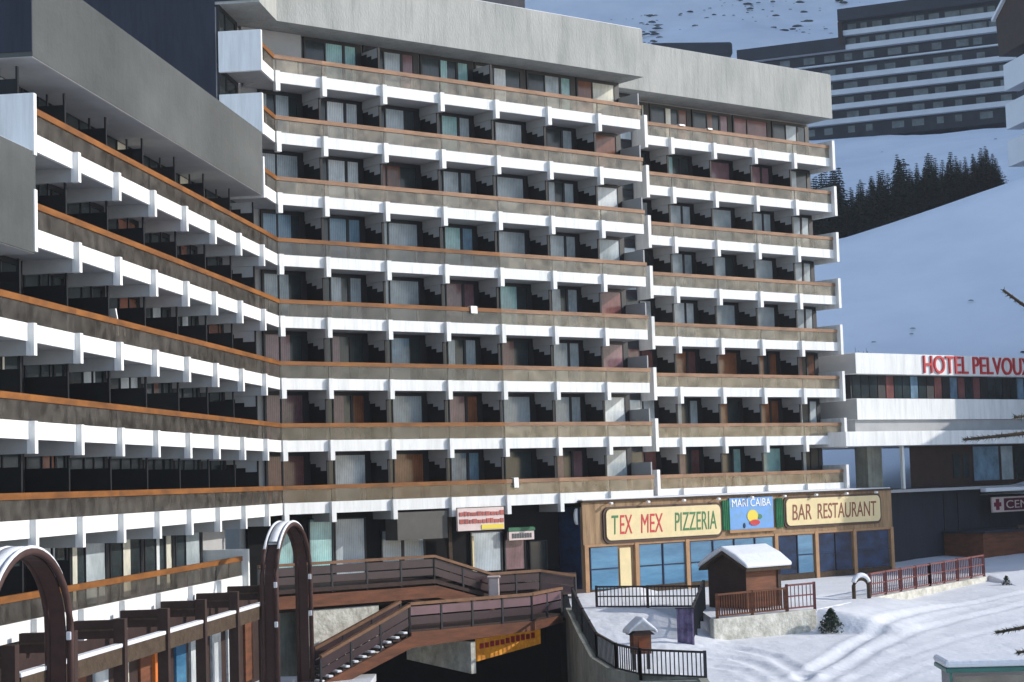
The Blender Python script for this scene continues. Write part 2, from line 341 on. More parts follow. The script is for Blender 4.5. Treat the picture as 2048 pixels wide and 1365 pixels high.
# ================= right stepped section (D) =================
D = thing('apartment_building', 'white balconied apartment section set back behind the restaurant, right of the taller block', 'apartment building', (*D0, 0), PHC)
winD = {9: ['lc2', 'cn2', 'nm2', 'r', 'gd2'], 8: ['d', 'td2', 'm', 'm2', 'g'], 7: ['g', 'g2', 'g', 'g2', 'g2'], 6: ['l', 'g2', 'g', 'g', 'g2'],
        5: ['l', 'l2', 'g', 'g', 'g2'], 4: ['r', 'or2', 'o', 'o2', 'ro2'], 3: ['l', 'g2', 'o', 'o2', 'g2'], 2: ['r', 'mr2', 'dt2', 't', 'gd2']}
TD = [-2.05, 0, WD, 2*WD, 3*WD, 4*WD]
for lev in range(2, 10):
    for i in range(5):
        c = winD[lev][i]; two = c.endswith('2'); c = c.rstrip('2')
        bay(D, TD[i], 0, 0, TD[i+1]-TD[i], lev, win=c, two=two, pale=True, fin=i > 0, part=(i > 0 and lev < 9))
    endwall(D, TD[0], 0, 0, lev); endwall(D, TD[5], 0, 0, lev)
MB().box(-6, 13.2, YW+.12, 13, -4.4, 21.3).build('wall', M['wall'], D)
MB().box(-6, -2.2, 1.0, YW+.1, -4.4, 21.3).build('wall', M['fardark'], D)
for lev in range(2, 10):
    z = zl(lev); cc = ['d', 'g', 'r', 'd', 'g', 'd', 'd', 'g'][lev-2]
    wo = MB().box(-5.0, -2.3, .93, .99, z-.3, z+2.25).build('window', M['frame'], D)
    for a in (-4.9, -4.0, -3.1): MB().box(a, a+.78, .90, .927, z-.2, z+2.1).build('pane', CUR[cc if a > -4.5 else 'd'], wo)
MB().box(-5.0, 13.42, .0, 13.5, 21.32, 24.02).build('roof_band', M['concrete'], D)
MB().box(-4.9, 13.3, .08, 13.4, 24.025, 24.06).build('roof_snow', M['snow'], D, bevel=.05)
# ================= left wing (B) =================
B = thing('apartment_building', 'long left wing of white balconies with a grey roof band meeting the tall block', 'apartment building', (*B0, 0), PHB)
rnd = random.Random(3)
for lev in range(1, 7):
    for n in range(7):
        if lev == 1 and n > 5: continue
        c = rnd.choice(['d', 'g', 'c', 'd', 'd', 'n'] if lev > 1 else ['c', 'l', 'g']); bay(B, n*WB, 0, 0, WB, lev, win=c+('d' if lev > 1 or n % 2 else 'c'), two=(n % 3 == 1), fin=(n > 0 or lev < 5), part=not (lev == 1 and n > 1), steps=False)
    if lev >= 5: endwall(B, 0, 0, 0, lev)
endwall(B, 6*WB, 0, 0, 1)
MB().box(0, 7*WB, YW+.12, 13, -7.9, 12.62).build('wall', M['wall'], B)
MB().box(0, 7*WB-.02, 0, 13.5, 12.66, 15.42).build('roof_band', M['shaded_fascia'], B)
MB().box(.02, 7*WB-.05, .02, 13.4, 12.64, 12.658).build('roof_soffit', M['soffit'], B)
MB().box(0.05, 7*WB-.05, .04, 13.4, 15.425, 15.46).build('roof_snow', M['snow'], B, bevel=.04)
MB().box(-.05, -.006, .0, 13.5, 12.80, 15.9).box(-.05, -.006, YW+.2, 13.5, 9.5, 12.799).build('slate_gable', M['slate'], B)
# ================= nearest section (A) =================
A = thing('apartment_building', 'nearest low section at the left edge, its grey roof band cut by the picture edge', 'apartment building', (*B0, 0), PHB)
for lev in range(1, 5):
    for n in (-1, -2, -3): bay(A, n*WB, 0, 0, WB, lev, win=('d', 'c', 'g')[n], two=(n == -1), part=True, steps=False)
MB().box(-4*WB, -.07, YW+.12, 13, -7.9, 6.9).build('wall', M['wall'], A)
MB().box(-4*WB, .08, -.02, 13.5, 6.92, 9.86).build('roof_band', M['shaded_fascia'], A)
MB().box(-4*WB, .05, .02, 13.4, 6.902, 6.918).build('roof_soffit', M['soffit'], A)
MB().box(-4*WB, .04, .02, 13.4, 9.865, 9.89).build('roof_snow', M['snow'], A, bevel=.04)

# ================= hotel (D local frame) =================
Hh = thing('hotel', 'low white hotel wing on columns at the right with red roof lettering', 'hotel', (*D0, 0), PHC)
MB().box(14.55, 46, 0, 9, 5.82, 7.1).build('roof_parapet', M['white'], Hh, bevel=.02)
MB().box(14.55, 46, .05, 8.9, 3.04, 4.33).build('floor_parapet', M['white'], Hh, bevel=.02)
MB().box(14.545, 14.548, .03, 8.95, 5.85, 7.07).build('side_wall', M['wall'], Hh)  # thin grey sheet stands in for shade on the white parapet's end
MB().box(14.545, 14.548, .06, 8.85, 3.07, 4.30).build('side_wall', M['wall'], Hh)  # same shade sheet for the lower parapet's end
MB().box(14.9, 46, .8, 8.8, 4.34, 5.81).build('window_band', M['frame'], Hh)
rr = random.Random(5)
for k in range(40):
    x = 15.0+k*.78
    if x > 45: break
    o = MB().box(x+.05, x+.73, .76, .795, 4.40, 5.76).build('window', [CUR['d'], CUR['b'], CUR['d'], CUR['r'], CUR['d'], CUR['d'], M['frame'], M['frame']][rr.randrange(8)], Hh)
MB().box(14.6, 46, .3, 9, 2.30, 3.03).build('soffit', M['soffit'], Hh)
MB().box(12.0, 46, -1.2, 9, 1.42, 2.29).build('deck_edge', M['white'], Hh, bevel=.02)
for x, wd, m in ((17.3, 1.35, 'conc_dark'),):
    MB().box(x-wd/2, x+wd/2, 1.2, 2.2, -1.25, 1.415).build('column', M[m], Hh)
MB().box(18.22, 18.42, -.2, 0, -1.22, 1.415).build('column', M['white'], Hh)
for x, wd in ((38, .4), (44, .4)): MB().box(x, x+wd, 0, .4, -1.22, 1.415).build('column', M['white'], Hh)
MB().prism([(20.4, 1.0), (46, 1.0), (46, 8), (28.9, 8)], -1.2, 1.415).build('lounge_wall', M['dbrown'], Hh)
for a, b, c in ((24.6, 25.3, 'd'), (25.6, 26.2, 'd'), (26.7, 29.3, 'b'), (29.6, 30.8, 'g'), (31, 33, 'd')):
    MB().box(a, b, .95, .995, -.7 if a < 26 else -.9, .85 if a < 26 else 1.3).build('window', CUR[c], Hh)
MB().box(13.75, 46, -1.0, 9, -1.42, -1.25).build('terrace_slab', M['wall'], Hh)
MB().box(24.6, 40, -1.5, -1.02, -1.62, -1.36).build('snow_ledge', M['snow'], Hh, bevel=.06)
text('lettering', 'HOTEL PELVOUX', M['red'], Hh, (20.85, -.06, 5.93), 1.12, 11.1, .05)
MB().box(13.8, 46, .5, 9, -6.2, -1.425).build('base_wall', M['slate'], Hh)
for x in (22.8, 24.2): MB().box(x, x+.05, .44, .495, -5.9, -1.6).build('cladding_strip', M['black'], Hh)
# brown timber hut and medical sign
K = thing('timber_building', 'dark brown timber building in shade below the hotel at the right edge', 'building', (*D0, 0), PHC)
MB().box(22.6, 40, -2.6, .4, -6.3, -4.12).build('wall', M['brown'], K)
MB().box(22.4, 40, -2.9, .4, -4.115, -3.98).build('roof', M['slate'], K)
MB().box(26, 40, -2.75, -2.6, -3.97, -3.75).build('roof_edge', M['bark'], K)
sg = thing('shop_sign', 'small white and dark red sign with a cross in front of the dark hotel base', 'sign', (*D0, 0), PHC)
MB().box(26.25, 32.5, -.66, -.55, -2.95, -1.98).build('sign_board', M['pinkwhite'], sg)
MB().box(27.45, 32.4, -.69, -.663, -2.85, -2.08).build('sign_panel', mat('wine_red', (.09, .012, .03), .5), sg)
MB().box(26.62, 26.95, -.69, -.663, -2.80, -2.10).box(26.42, 26.619, -.69, -.663, -2.58, -2.32).box(26.951, 27.15, -.69, -.663, -2.58, -2.32).build('cross', mat('wine', (.16, .01, .03), .5), sg)
text('lettering', 'CENTRE', M['pinkwhite'], sg, (27.65, -.70, -2.72), .50, 4.4, .01)

# ================= restaurant (D local, front at y=-3.1) =================
E_ = thing('restaurant', 'single storey timber restaurant with blue windows in front of the right apartment section', 'restaurant', (*D0, 0), PHC)
F = -3.1
MB().box(-10.2, 13.5, F+.10, .3, -6.0, -1.45).build('wall', M['board'], E_)
MB().box(-10.2, 13.55, F, F+.095, -3.34, -1.22).build('board_front', M['board'], E_)
MB().box(-10.3, 13.6, F-.12, .3, -1.215, -1.12).build('roof_edge', M['bark'], E_)
MB().box(-10.2, 13.5, F-.02, .3, -1.115, -1.05).build('roof_snow', M['snow'], E_, bevel=.02)
MB().box(-10.26, -10.205, F+.2, .3, -5.9, -1.45).build('side_glazing', M['blued'], E_)
for x in (-10.17, -6.75, -3.15, 3.6, 6.85, 10.05, 13.3):
    MB().box(x, x+.26, F-.06, F+.09, -5.95, -3.345).build('post', M['post'], E_)
MB().box(-10.2, 13.5, F-.03, F+.06, -3.46, -3.342).build('beam', M['post'], E_)
wins = [(-9.75, -7.9, 'blueg'), (-6.45, -4.85, 'blueg'), (-4.75, -3.2, 'blueg'), (-2.8, -1.2, 'blueg'), (-1.1, .4, 'blueg'), (.5, 2.0, 'blueg'), (2.1, 3.5, 'blueg'), (4.0, 5.35, 'blued'), (5.45, 6.7, 'blueg'), (7.2, 8.5, 'blued'), (8.6, 9.95, 'blued'), (10.4, 13.2, 'blued')]
for a, b, m in wins:
    wo = MB().box(a, b, F+.04, F+.09, -5.6, -3.5).build('window', M[m], E_)
    MB().box(a, b, F, F+.035, -4.62, -4.56).box(a-.05, a+.02, F-.01, F+.035, -5.6, -3.5).build('glazing_bar', M['blued'], wo)
MB().box(-7.75, -7.0, F+.04, F+.09, -5.9, -3.6).build('door', M['cream'], E_)
MB().box(-9.8, 13.3, F+.01, F+.09, -5.95, -5.62).build('plinth', M['bark'], E_)
for k in range(9):
    x = -8.6+k*2.55
    o = MB().beam((x, F, -1.30), (x, F-.35, -1.22), .04).build('lamp_arm', M['post'], E_)
    MB().box(x-.09, x+.09, F-.48, F-.28, -1.36, -1.24).build('lamp_shade', M['lampw'], o, bevel=.04)
def rounded(x0, x1, z0, z1, r, y0, y1):
    p = []
    for cx, cz, a0 in ((x1-r, z0+r, -90), (x1-r, z1-r, 0), (x0+r, z1-r, 90), (x0+r, z0+r, 180)):
        for k in range(6):
            a = R(a0+k*18); p.append((cx+r*math.cos(a), cz+r*math.sin(a)))
    m = MB(); n = len(p)
    m.v = [(a, y0, b) for a, b in p]+[(a, y1, b) for a, b in p]
    m.f = [tuple(range(n)), tuple(range(2*n-1, n-1, -1))]+[(i, i+n, (i+1) % n+n, (i+1) % n) for i in range(n)]
    return m
def board_sign(nm, label, x0, x1, z0, z1, words):
    t = thing(nm, label, 'sign', (*D0, 0), PHC)
    rounded(x0-.15, x1+.15, z0-.15, z1+.12, .38, F-.10, F-.004).build('sign_edge', M['sign_dark'], t)
    rounded(x0, x1, z0, z1, .3, F-.16, F-.103).build('sign_board', M['cream'], t)
    for wd_, a, b, m in words: text('lettering', wd_, M[m], t, (a, F-.165, z0+.30), (z1-z0)-.62, b-a, .012, shear=.08)
board_sign('restaurant_sign', 'long cream sign with rounded ends reading tex mex pizzeria', -8.75, -.62, -3.18, -1.60,
    [('T', -8.4, -7.95, 'green'), ('EX', -7.85, -7.0, 'red'), ('MEX', -6.4, -4.85, 'red'), ('PIZZERIA', -4.0, -.95, 'green')])
board_sign('restaurant_sign', 'long cream sign with rounded ends reading bar restaurant', 4.5, 12.35, -2.95, -1.47,
    [('BAR', 4.95, 6.5, 'letter_brown'), ('RESTAURANT', 7.0, 12.0, 'letter_brown')])
cs = thing('picture_sign', 'square blue painted sign with a bird between green drapes on the restaurant front', 'sign', (*D0, 0), PHC)
MB().box(.15, 3.5, F-.10, F-.004, -3.0, -1.3).build('sign_board', M['skyblue'], cs)
MB().box(.05, 3.6, F-.16, F-.004, -3.16, -3.005).build('sign_frame', M['post'], cs)
text('lettering', 'MARI CAIBA', M['lampw'], cs, (.3, F-.105, -1.78), .42, 3.0, .02)
def blob(cx, cz, rx, rz_, y0, y1, n=14):
    m = MB(); m.v = [(cx+rx*math.cos(6.2832*k/n), y0, cz+rz_*math.sin(6.2832*k/n)) for k in range(n)]+[(cx+rx*math.cos(6.2832*k/n), y1, cz+rz_*math.sin(6.2832*k/n)) for k in range(n)]
    m.f = [tuple(range(n)), tuple(range(2*n-1, n-1, -1))]+[(i, i+n, (i+1) % n+n, (i+1) % n) for i in range(n)]; return m
blob(1.85, -2.3, .42, .34, F-.13, F-.105).build('painted_bird_body', M['yellow'], cs)
blob(2.0, -2.66, .40, .16, F-.14, F-.131).build('painted_bird_tail', M['red'], cs)
blob(2.42, -2.35, .17, .13, F-.13, F-.105).build('painted_bird_wing', M['green'], cs)
blob(1.2, -2.8, .08, .14, F-.13, F-.105).build('painted_leaf', M['blued'], cs)
for x, lb in ((-.42, 'green drape hanging left of the square blue sign'), (3.72, 'green drape hanging right of the square blue sign')):
    m = MB()
    pts = [(x+.07*k, F-.10-.04*(k % 2)) for k in range(9)]
    m.prism(pts+[(p[0], p[1]+.05) for p in reversed(pts)], -3.0, -1.4)
    o = m.build('drape', M['drape'], None); o.location = (*D0, 0); o.rotation_euler.z = PHC
    tag(o, lb, 'drape', 'green drapes on the restaurant')

# ================= shops below the tall block (C local) =================
SH = thing('shop', 'row of dim ground floor shops under the tall block behind the wooden walkway', 'shop', (*C0, 0), PHC)
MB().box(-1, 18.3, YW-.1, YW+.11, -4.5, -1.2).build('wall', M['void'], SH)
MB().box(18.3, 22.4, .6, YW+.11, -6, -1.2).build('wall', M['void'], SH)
for a, b, z0, z1, c in ((.5, 1.3, -3.9, -1.5, 't'), (2.2, 3.4, -3.9, -1.5, 't'), (3.6, 5.2, -4.1, -1.55, 'g'), (6.2, 7.3, -3.9, -2.2, 'g'), (7.45, 8.6, -3.9, -2.2, 'g'), (11.5, 13.3, -4.4, -2.5, 'g'), (13.6, 14.8, -4.4, -2.6, 'm'), (15.2, 16.2, -4.6, -3.1, 'd')):
    o = MB().box(a, b, YW-.2, YW-.105, z0, z1).build('window', CUR[c], SH)
    MB().box(a-.08, a-.003, YW-.24, YW-.102, z0-.05, z1+.05).box(b+.003, b+.08, YW-.24, YW-.102, z0-.05, z1+.05).box(a-.003, b+.003, YW-.24, YW-.102, z1, z1+.05).build('frame', M['frame'], o)
MB().box(9.2, 9.4, .4, .6, -4.4, -1.3).build('pillar', M['bark'], SH)
MB().box(10.6, 10.7, .4, .5, -4.4, -2.6).build('pillar', M['cream'], SH)
MB().box(6.1, 9.0, .2, 1.2, -2.62, -1.32).build('canopy_panel', mat('taupe_canopy', (.10, .095, .085), .8, var=.15), SH)
t = thing('shop_sign', 'pinkish white shop sign with red lettering hanging under the lowest balcony', 'sign', (*C0, 0), PHC)
MB().box(9.3, 12.1, -.22, -.1, -2.32, -1.24).build('sign_board', M['pinkwhite'], t)
MB().box(10.7, 12.05, -.25, -.223, -2.28, -2.06).build('sign_strip', M['yellow'], t)
rr = random.Random(9)
for row in range(2):
    m = MB()
    x = 9.4
    while x < 11.9:
        l_ = rr.uniform(.12, .34); m.box(x, x+l_, -.25, -.223, -1.62-.36*row, -1.42-.36*row+rr.uniform(-.04, .03)); x += l_+.06
    m.build('lettering', mat('faded_red', (.38, .10, .08), .6, var=.3), t)
t = thing('shop_sign', 'small green and white sign above the shop entrance in the dark passage', 'sign', (*C0, 0), PHC)
MB().box(13.5, 15.1, 1.2, 1.35, -2.52, -2.32).box(13.45, 15.15, 1.16, 1.195, -2.5, -2.36).build('green_strip', M['greenw'], t)
MB().box(13.5, 15.1, 1.2, 1.35, -2.95, -2.525).build('sign_board', M['pinkwhite'], t)
o = MB(); 
for k in range(8): o.box(13.7+k*.16, 13.8+k*.16, 1.17, 1.198, -2.85, -2.62)
o.build('lettering', mat('sign_grey', (.12, .12, .12)), t)
o = blob(0, 0, .16, .42, -.06, .06).build('wall_lamp', M['lampw'], None, smooth=False); o.location = (3.0, 92.6, -1.9); o.rotation_euler.z = PHC
tag(o, 'oval white lamp in the dark passage left of the restaurant', 'lamp')

# ================= basement, walkways =================
U = thing('basement_wall', 'dark concrete basement with a black tunnel mouth below the walkways', 'wall', (*C0, 0), PHC)
MB().box(-2, 3.6, -.3, 1.7, -12.4, -5.5).build('wall', M['conc_dark'], U)
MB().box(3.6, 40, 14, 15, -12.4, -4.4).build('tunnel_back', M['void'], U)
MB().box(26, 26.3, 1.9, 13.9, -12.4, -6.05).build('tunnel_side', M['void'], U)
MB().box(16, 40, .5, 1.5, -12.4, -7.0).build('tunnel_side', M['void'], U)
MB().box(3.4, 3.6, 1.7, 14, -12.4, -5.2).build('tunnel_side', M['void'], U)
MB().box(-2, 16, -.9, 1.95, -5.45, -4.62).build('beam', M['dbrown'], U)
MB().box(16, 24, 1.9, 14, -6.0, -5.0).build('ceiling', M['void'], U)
def railing_run(t, pts, hgt, panel, post=.09, cap='cap', gap=1.7, panels=True):
    """posts, board panel and cap following a 3d polyline given at deck height"""
    for p, q in zip(pts, pts[1:]):
        P, Q = Vector(p), Vector(q); L = (Q-P).length; n = max(1, round(L/gap)); up = Vector((0, 0, 1))
        MB().beam(P+up*hgt, Q+up*hgt, .22, .12).build('handrail', M[cap], t)
        if panels:
            MB().beam(P+up*(hgt*.72), Q+up*(hgt*.72), .04, hgt*.34).build('panel', M[panel], t)
            MB().beam(P+up*(hgt*.34), Q+up*(hgt*.34), .04, hgt*.30).build('panel', M['plum'], t)
        for k in range(n+1):
            a = P.lerp(Q, k/n); MB().box(a.x-post/2, a.x+post/2, a.y-post/2, a.y+post/2, a.z-.25, a.z+hgt-.06).build('post', M['black'], t)
UW = thing('walkway', 'upper wooden walkway with brown handrail in front of the ground floor shops', 'walkway', (*C0, 0), PHC)
MB().box(-2.4, 6.9, -1.6, 1.7, -4.6, -4.42).build('deck', M['dbrown'], UW)
MB().box(-2.4, 6.9, -1.72, -1.605, -5.25, -4.70).build('fascia', M['brown'], UW)
MB().prism([(6.9, -1.6), (10.2, -1.6), (10.2, 1.7), (6.9, 1.7)], [-4.6, -5.5, -5.5, -4.6], [-4.42, -5.36, -5.36, -4.42]).build('steps', M['dbrown'], UW)
MB().prism([(6.9, -1.72), (10.2, -1.72), (10.2, -1.605), (6.9, -1.605)], [-5.25, -6.05, -6.05, -5.25], [-4.70, -5.6, -5.6, -4.70]).build('stringer', M['brown'], UW)
MB().box(10.2, 16, -1.6, 1.7, -5.6, -5.42).build('deck', M['dbrown'], UW)
railing_run(UW, [(-2.4, -1.5, -4.42), (6.9, -1.5, -4.42), (10.2, -1.5, -5.42), (13.2, -1.5, -5.42), (15.0, -2.0, -5.75)], 1.06, 'plum')
o = MB().box(11.6, 14.4, -.9, .2, -5.0, -4.72).build('snow_pile', M['snow'], None, bevel=.1); o.location = (*C0, 0); o.rotation_euler.z = PHC
tag(o, 'long flat heap of snow on the lower end of the upper walkway', 'snow')
BR = thing('footbridge', 'curving wooden footbridge with plum panels and a stair dropping to the left', 'footbridge', (*C0, 0), PHC)
up = [(11.9, -4.6, -6.15), (9.0, -6.0, -6.2), (2.3, -6.0, -6.2)]
lo = [(11.9, -2.6, -6.15), (9.0, -3.4, -6.2), (2.3, -3.4, -6.2)]
MB().prism([(p[0], p[1]) for p in up]+[(p[0], p[1]) for p in reversed(lo)], -6.42, -6.22).build('deck', M['dbrown'], BR)
MB().prism([(2.3, -6.12), (9.0, -6.12), (11.9, -4.7), (11.9, -4.62), (9.0, -6.02), (2.3, -6.02)], [-6.95, -6.72, -6.6, -6.6, -6.72, -6.95], [-6.3]*6).build('fascia', M['brown'], BR)
railing_run(BR, [(2.3, -6, -6.2), (9.0, -6, -6.2), (11.9, -4.6, -6.15)], 1.1, 'mauve')
railing_run(BR, [(2.3, -6, -6.2), (-2.2, -6, -8.0)], 1.05, 'plum')
railing_run(BR, [(3.5, -3.6, -6.2), (-1.0, -3.6, -7.9)], 1.05, 'plum')
MB().prism([(2.3, -6.14), (-3.0, -6.14), (-3.0, -6.0), (2.3, -6.0)], [-6.95, -8.75, -8.75, -6.95], [-6.45, -8.3, -8.3, -6.45]).build('stringer', M['brown'], BR)
st = MB()
for k in range(11):
    x = 2.3-(k+1)*.42; z = -6.2-(k+1)*.165
    st.box(x, x+.42, -5.95, -3.7, z-.12, z)
st.build('treads', M['dbrown'], BR)
sn = MB()
for k in range(11):
    x = 2.3-(k+1)*.42; z = -6.2-(k+1)*.165
    sn.box(x+.08, x+.30, -6.02, -5.2, z+.002, z+.10)
sn.build('tread_snow', M['snow'], BR, bevel=.03)
MB().prism([(5.6, -5.9), (5.85, -5.9), (5.85, -1.0), (5.6, -1.0)], [-8.35, -8.35, -8.0, -8.0], -6.96).build('pier', M['stone'], BR)
t = thing('shop_sign', 'amber sign glowing yellow under the footbridge in front of the black tunnel', 'sign', (*C0, 0), PHC)
MB().prism([(6.6, -5.0), (10.6, -4.6), (10.6, -4.5), (6.6, -4.9)], [-7.95, -7.5, -7.5, -7.95], [-6.98, -6.85, -6.85, -6.98]).build('sign_board', M['amber'], t)
rr = random.Random(4); m = MB()
for k in range(11): m.box(6.75+k*.32, 6.95+k*.32, -5.06+.032*k, -5.03+.032*k, -7.4+.02*k, -7.15+rr.uniform(-.03, .03)+.02*k)
m.build('lettering', M['red'], t)
o = MB().box(-.25, .25, -.2, .2, 0, .9).box(-.32, .32, -.26, .26, .9, 1.0).build('bollard', M['pinkwhite'], None, bevel=.05); o.location = (-1.2, 86.3, -5.42)
tag(o, 'stubby pale box standing on the walkway beside the dark glass', 'utility box')
# lower level building under the left walkway
o = MB().box(0, 4, 0, .3, -7.9, -5.4).build('snowy_wall', M['stone'], None); o.location = (-9.5, 80.4, 0); o.rotation_euler.z = PHC
tag(o, 'pale snow dusted wall under the left end of the upper walkway', 'wall')

# ================= ground =================
def G(x, y):
    z = -6.3-.05*(100-y)
    a = min(max((y-74)/10, 0), 1); b = min(max((9-x)/3, 0), 1)
    z += .95*a*a*(3-2*a)*b
    ex, ey = 4.0, 8.05; L2 = ex*ex+ey*ey
    u = ((x-13.25)*ex+(y-82.9)*ey)/L2; d = ((x-13.25)*ey-(y-82.9)*ex)/math.sqrt(L2)
    if -.05 < u < 1.35 and -3 < d < 5.2:
        k = min(max(1-(d-.2)/5.0, 0), 1); k = k*k*(3-2*k)
        e = min(1, (u+.05)/.12)*min(1, (1.35-u)/.35); e = max(e, 0)
        z = z+(max(-6.27, z)-z)*k*e
    return z
def xc(y):
    P = [(0, 7.0), (70.5, 7.0), (72.0, 4.6), (73.5, 3.7), (76, 3.1), (80, 2.7), (86, 2.4), (140, 2.4)]
    for (y0, x0), (y1, x1) in zip(P, P[1:]):
        if y <= y1: return x0+(x1-x0)*(y-y0)/(y1-y0)
    return 2.4
from mathutils import noise as NZ
TR = [([(7.5, 76.51), (8.77, 75.83), (9.5, 73.64), (9.75, 69.24), (9.6, 60)], .20), ([(7.68, 78.22), (9.25, 78.03), (10.41, 75.77), (10.75, 70.84), (10.7, 60)], .24),
 ([(10.21, 69.16), (13.5, 76.98), (17.18, 84.55), (20.94, 89.72), (26.41, 95.25)], .30), ([(11.3, 68.95), (14.52, 76.32), (18.11, 82.58), (25.12, 90.72)], .26),
 ([(13.45, 68.54), (15.66, 71.75), (18.57, 74.76)], .16), ([(7.55, 74.03), (8.56, 72.53), (9.11, 69.36)], .16), ([(11.42, 71.96), (15.22, 80.43), (18.43, 86.07)], .18), ([(12.2, 69), (15.3, 74.5), (19.5, 80), (25, 86)], .12)]
segs = [(a, b, dp) for pts_, dp in TR for a, b in zip(pts_, pts_[1:])]
def track(x, y):
    z = 0
    for (ax, ay), (bx_, by_), dp in segs:
        if not (min(ax, bx_)-1.2 < x < max(ax, bx_)+1.2 and min(ay, by_)-1.2 < y < max(ay, by_)+1.2): continue
        ux, uy = bx_-ax, by_-ay; L2 = ux*ux+uy*uy; u = ((x-ax)*ux+(y-ay)*uy)/L2
        if not -.02 <= u <= 1.02: continue
        d = abs((x-ax)*uy-(y-ay)*ux)/math.sqrt(L2)/.30
        if d < 3.6: z += -dp*math.exp(-d*d)+dp*.5*math.exp(-(d-1.7)**2*2.2)
    return z
m = MB(); nx = 300
ys = [8+54*j/26 for j in range(26)]+[62+j*.2 for j in range(200)]+[102+j*1.0 for j in range(15)]
ny = len(ys)-1
for y in ys:
    for i in range(nx+1):
        x0 = xc(y); x = x0+(i/nx)**1.6*(90-x0)
        z = G(x, y)+.08*NZ.noise(Vector((x*.22, y*.22, 1)))+.03*NZ.noise(Vector((x*.9, y*.9, 4)))
        if y < 97 and x < 30:
            t_ = track(x, y); z += .26*t_*(1+.2*NZ.noise(Vector((x*2.2, y*2.2, 2))))+.018*NZ.noise(Vector((x*3, y*3, 6)))
            # trodden snow near the fences and the ramp
            f_ = NZ.noise(Vector((x*.35, y*.35, 11))); 
            if f_ > .05: z += -.07*max(0, NZ.noise(Vector((x*2.4, y*2.4, 3)))-.15)
        m.v.append((x, y, z))
for j in range(ny):
    for i in range(nx): a = j*(nx+1)+i; m.f.append((a, a+1, a+nx+2, a+nx+1))
struct(m.build('snow_plaza', M['snow'], None, smooth=True))
poly = [(3.0, 86.6), (8.2, 85.2), (8.45, 80.6), (13.2, 83.0), (17.2, 91.0), (25.6, 101.0), (31, 104.5), (42, 120), (26, 114), (2.2, 94.2)]
zt = [-6.08, -6.15, -6.33, -6.22, -6.33, -6.02, -6.0, -5.9, -5.88, -5.88]
struct(MB().prism(poly, [z-1.6 for z in zt], zt).build('snow_terrace', M['snow'], None))
struct(MB().prism([(25.7, 101.0), (26.5, 97.8), (31, 98.5), (31, 104.4)], -8, [-5.95, -6.45, -6.4, -5.6]).build('snow_bank', M['snow'], None, bevel=.1))
# low street on the left, underpass level
struct(MB().box(-40, -6.2, 10, 78.4, -8.3, -8.0).build('street', M['street'], None))
struct(MB().box(-400, 300, -300, 122, -12.9, -12.5).build('ground', M['snow'], None))
struct(MB().prism([(-6.1, 60), (3.0, 60), (2.2, 86), (8, 100), (-3, 100), (-12, 80)], -12.495, -12.47).build('road', M['asphalt'], None))
rw = thing('retaining_wall', 'curved grey concrete retaining wall dropping into the dark underpass', 'wall')
pts = [(xc(y), y) for y in (30, 50, 70.5, 72, 73.5, 76, 80, 86)]
m = MB()
for (x0, y0), (x1, y1) in zip(pts, pts[1:]):
    m.prism([(x0-.28, y0), (x0+.05, y0+.02), (x1+.05, y1+.02), (x1-.28, y1)], -12.5, [G(x0+.3, y0)+.06]*2+[G(x1+.3, y1)+.06]*2)
m.build('wall', M['conc_dark'], rw)
m = MB()
m.box(4.5, 7.0, 70.2, 70.49, -12.5, G(6, 70)+.02); m.build('wall', M['conc_dark'], rw)
# terrace stone wall
def wall_seg(p, q, z0, z1a, z1b, th, name, label):
    P, Q = Vector((*p, 0)), Vector((*q, 0)); d = (Q-P).normalized(); n = Vector((-d.y, d.x, 0))*th
    m = MB().prism([(P.x, P.y), (Q.x, Q.y), (Q.x+n.x, Q.y+n.y), (P.x+n.x, P.y+n.y)], z0, [z1a, z1b, z1b, z1a])
    return tag(m.build(name, M['stone'], None, bevel=.04), label, 'wall')
wall_seg((8.4, 80.2), (13.3, 82.7), -8.2, -6.28, -6.16, .35, 'stone_wall', 'low pale stone wall under the red brown fence by the wooden shed')
wall_seg((17.3, 90.6), (25.6, 100.6), -8.2, -6.28, -6.0, .35, 'stone_wall', 'snow dusted stone kerb wall under the long reddish fence on the right')

# ================= fences =================
def fence(label, pts, hgt, m, gap=.16, postgap=2.2, bar=.035, mid=True, cat='fence', grp=None, base=.08):
    t = thing('fence', label, cat, group=grp)
    for p, q in zip(pts, pts[1:]):
        P, Q = Vector(p), Vector(q); L = (Q-P).length; up = Vector((0, 0, 1))
        MB().beam(P+up*hgt, Q+up*hgt, .10, .08).build('top_rail', m, t)
        r = MB().beam(P+up*base, Q+up*base, .06, .07)
        if mid: r.beam(P+up*hgt*.55, Q+up*hgt*.55, .05, .06)
        r.build('lower_rail', m, t)
        b = MB(); n = int(L/gap)
        for k in range(1, n):
            a = P.lerp(Q, k/n); b.beam(a+up*base, a+up*(hgt-.03), bar, bar)
        b.build('balusters', m, t)
        n = max(1, round(L/postgap))
        for k in range(n+1):
            a = P.lerp(Q, k/n); MB().box(a.x-.06, a.x+.06, a.y-.06, a.y+.06, a.z-.15, a.z+hgt+.06).build('post', m, t)
    return t
fence('black fence along the top of the curved retaining wall', [(2.45, 85.3, G(2.6, 85.3)), (2.7, 80, G(2.9, 80)), (3.1, 76, G(3.3, 76)), (3.75, 73.4, G(3.9, 73.4)), (4.6, 71.7, G(4.8, 71.7)), (7.0, 70.5, G(7, 70.5))], 1.02, M['black'], .17, 2.2, .045, mid=False)
fence('dark fence with a middle rail in front of the left blue windows', [(3.6, 86.3, -6.08), (8.3, 85.1, -6.12)], 1.0, M['dbrown'], .17, 2.4, .04)
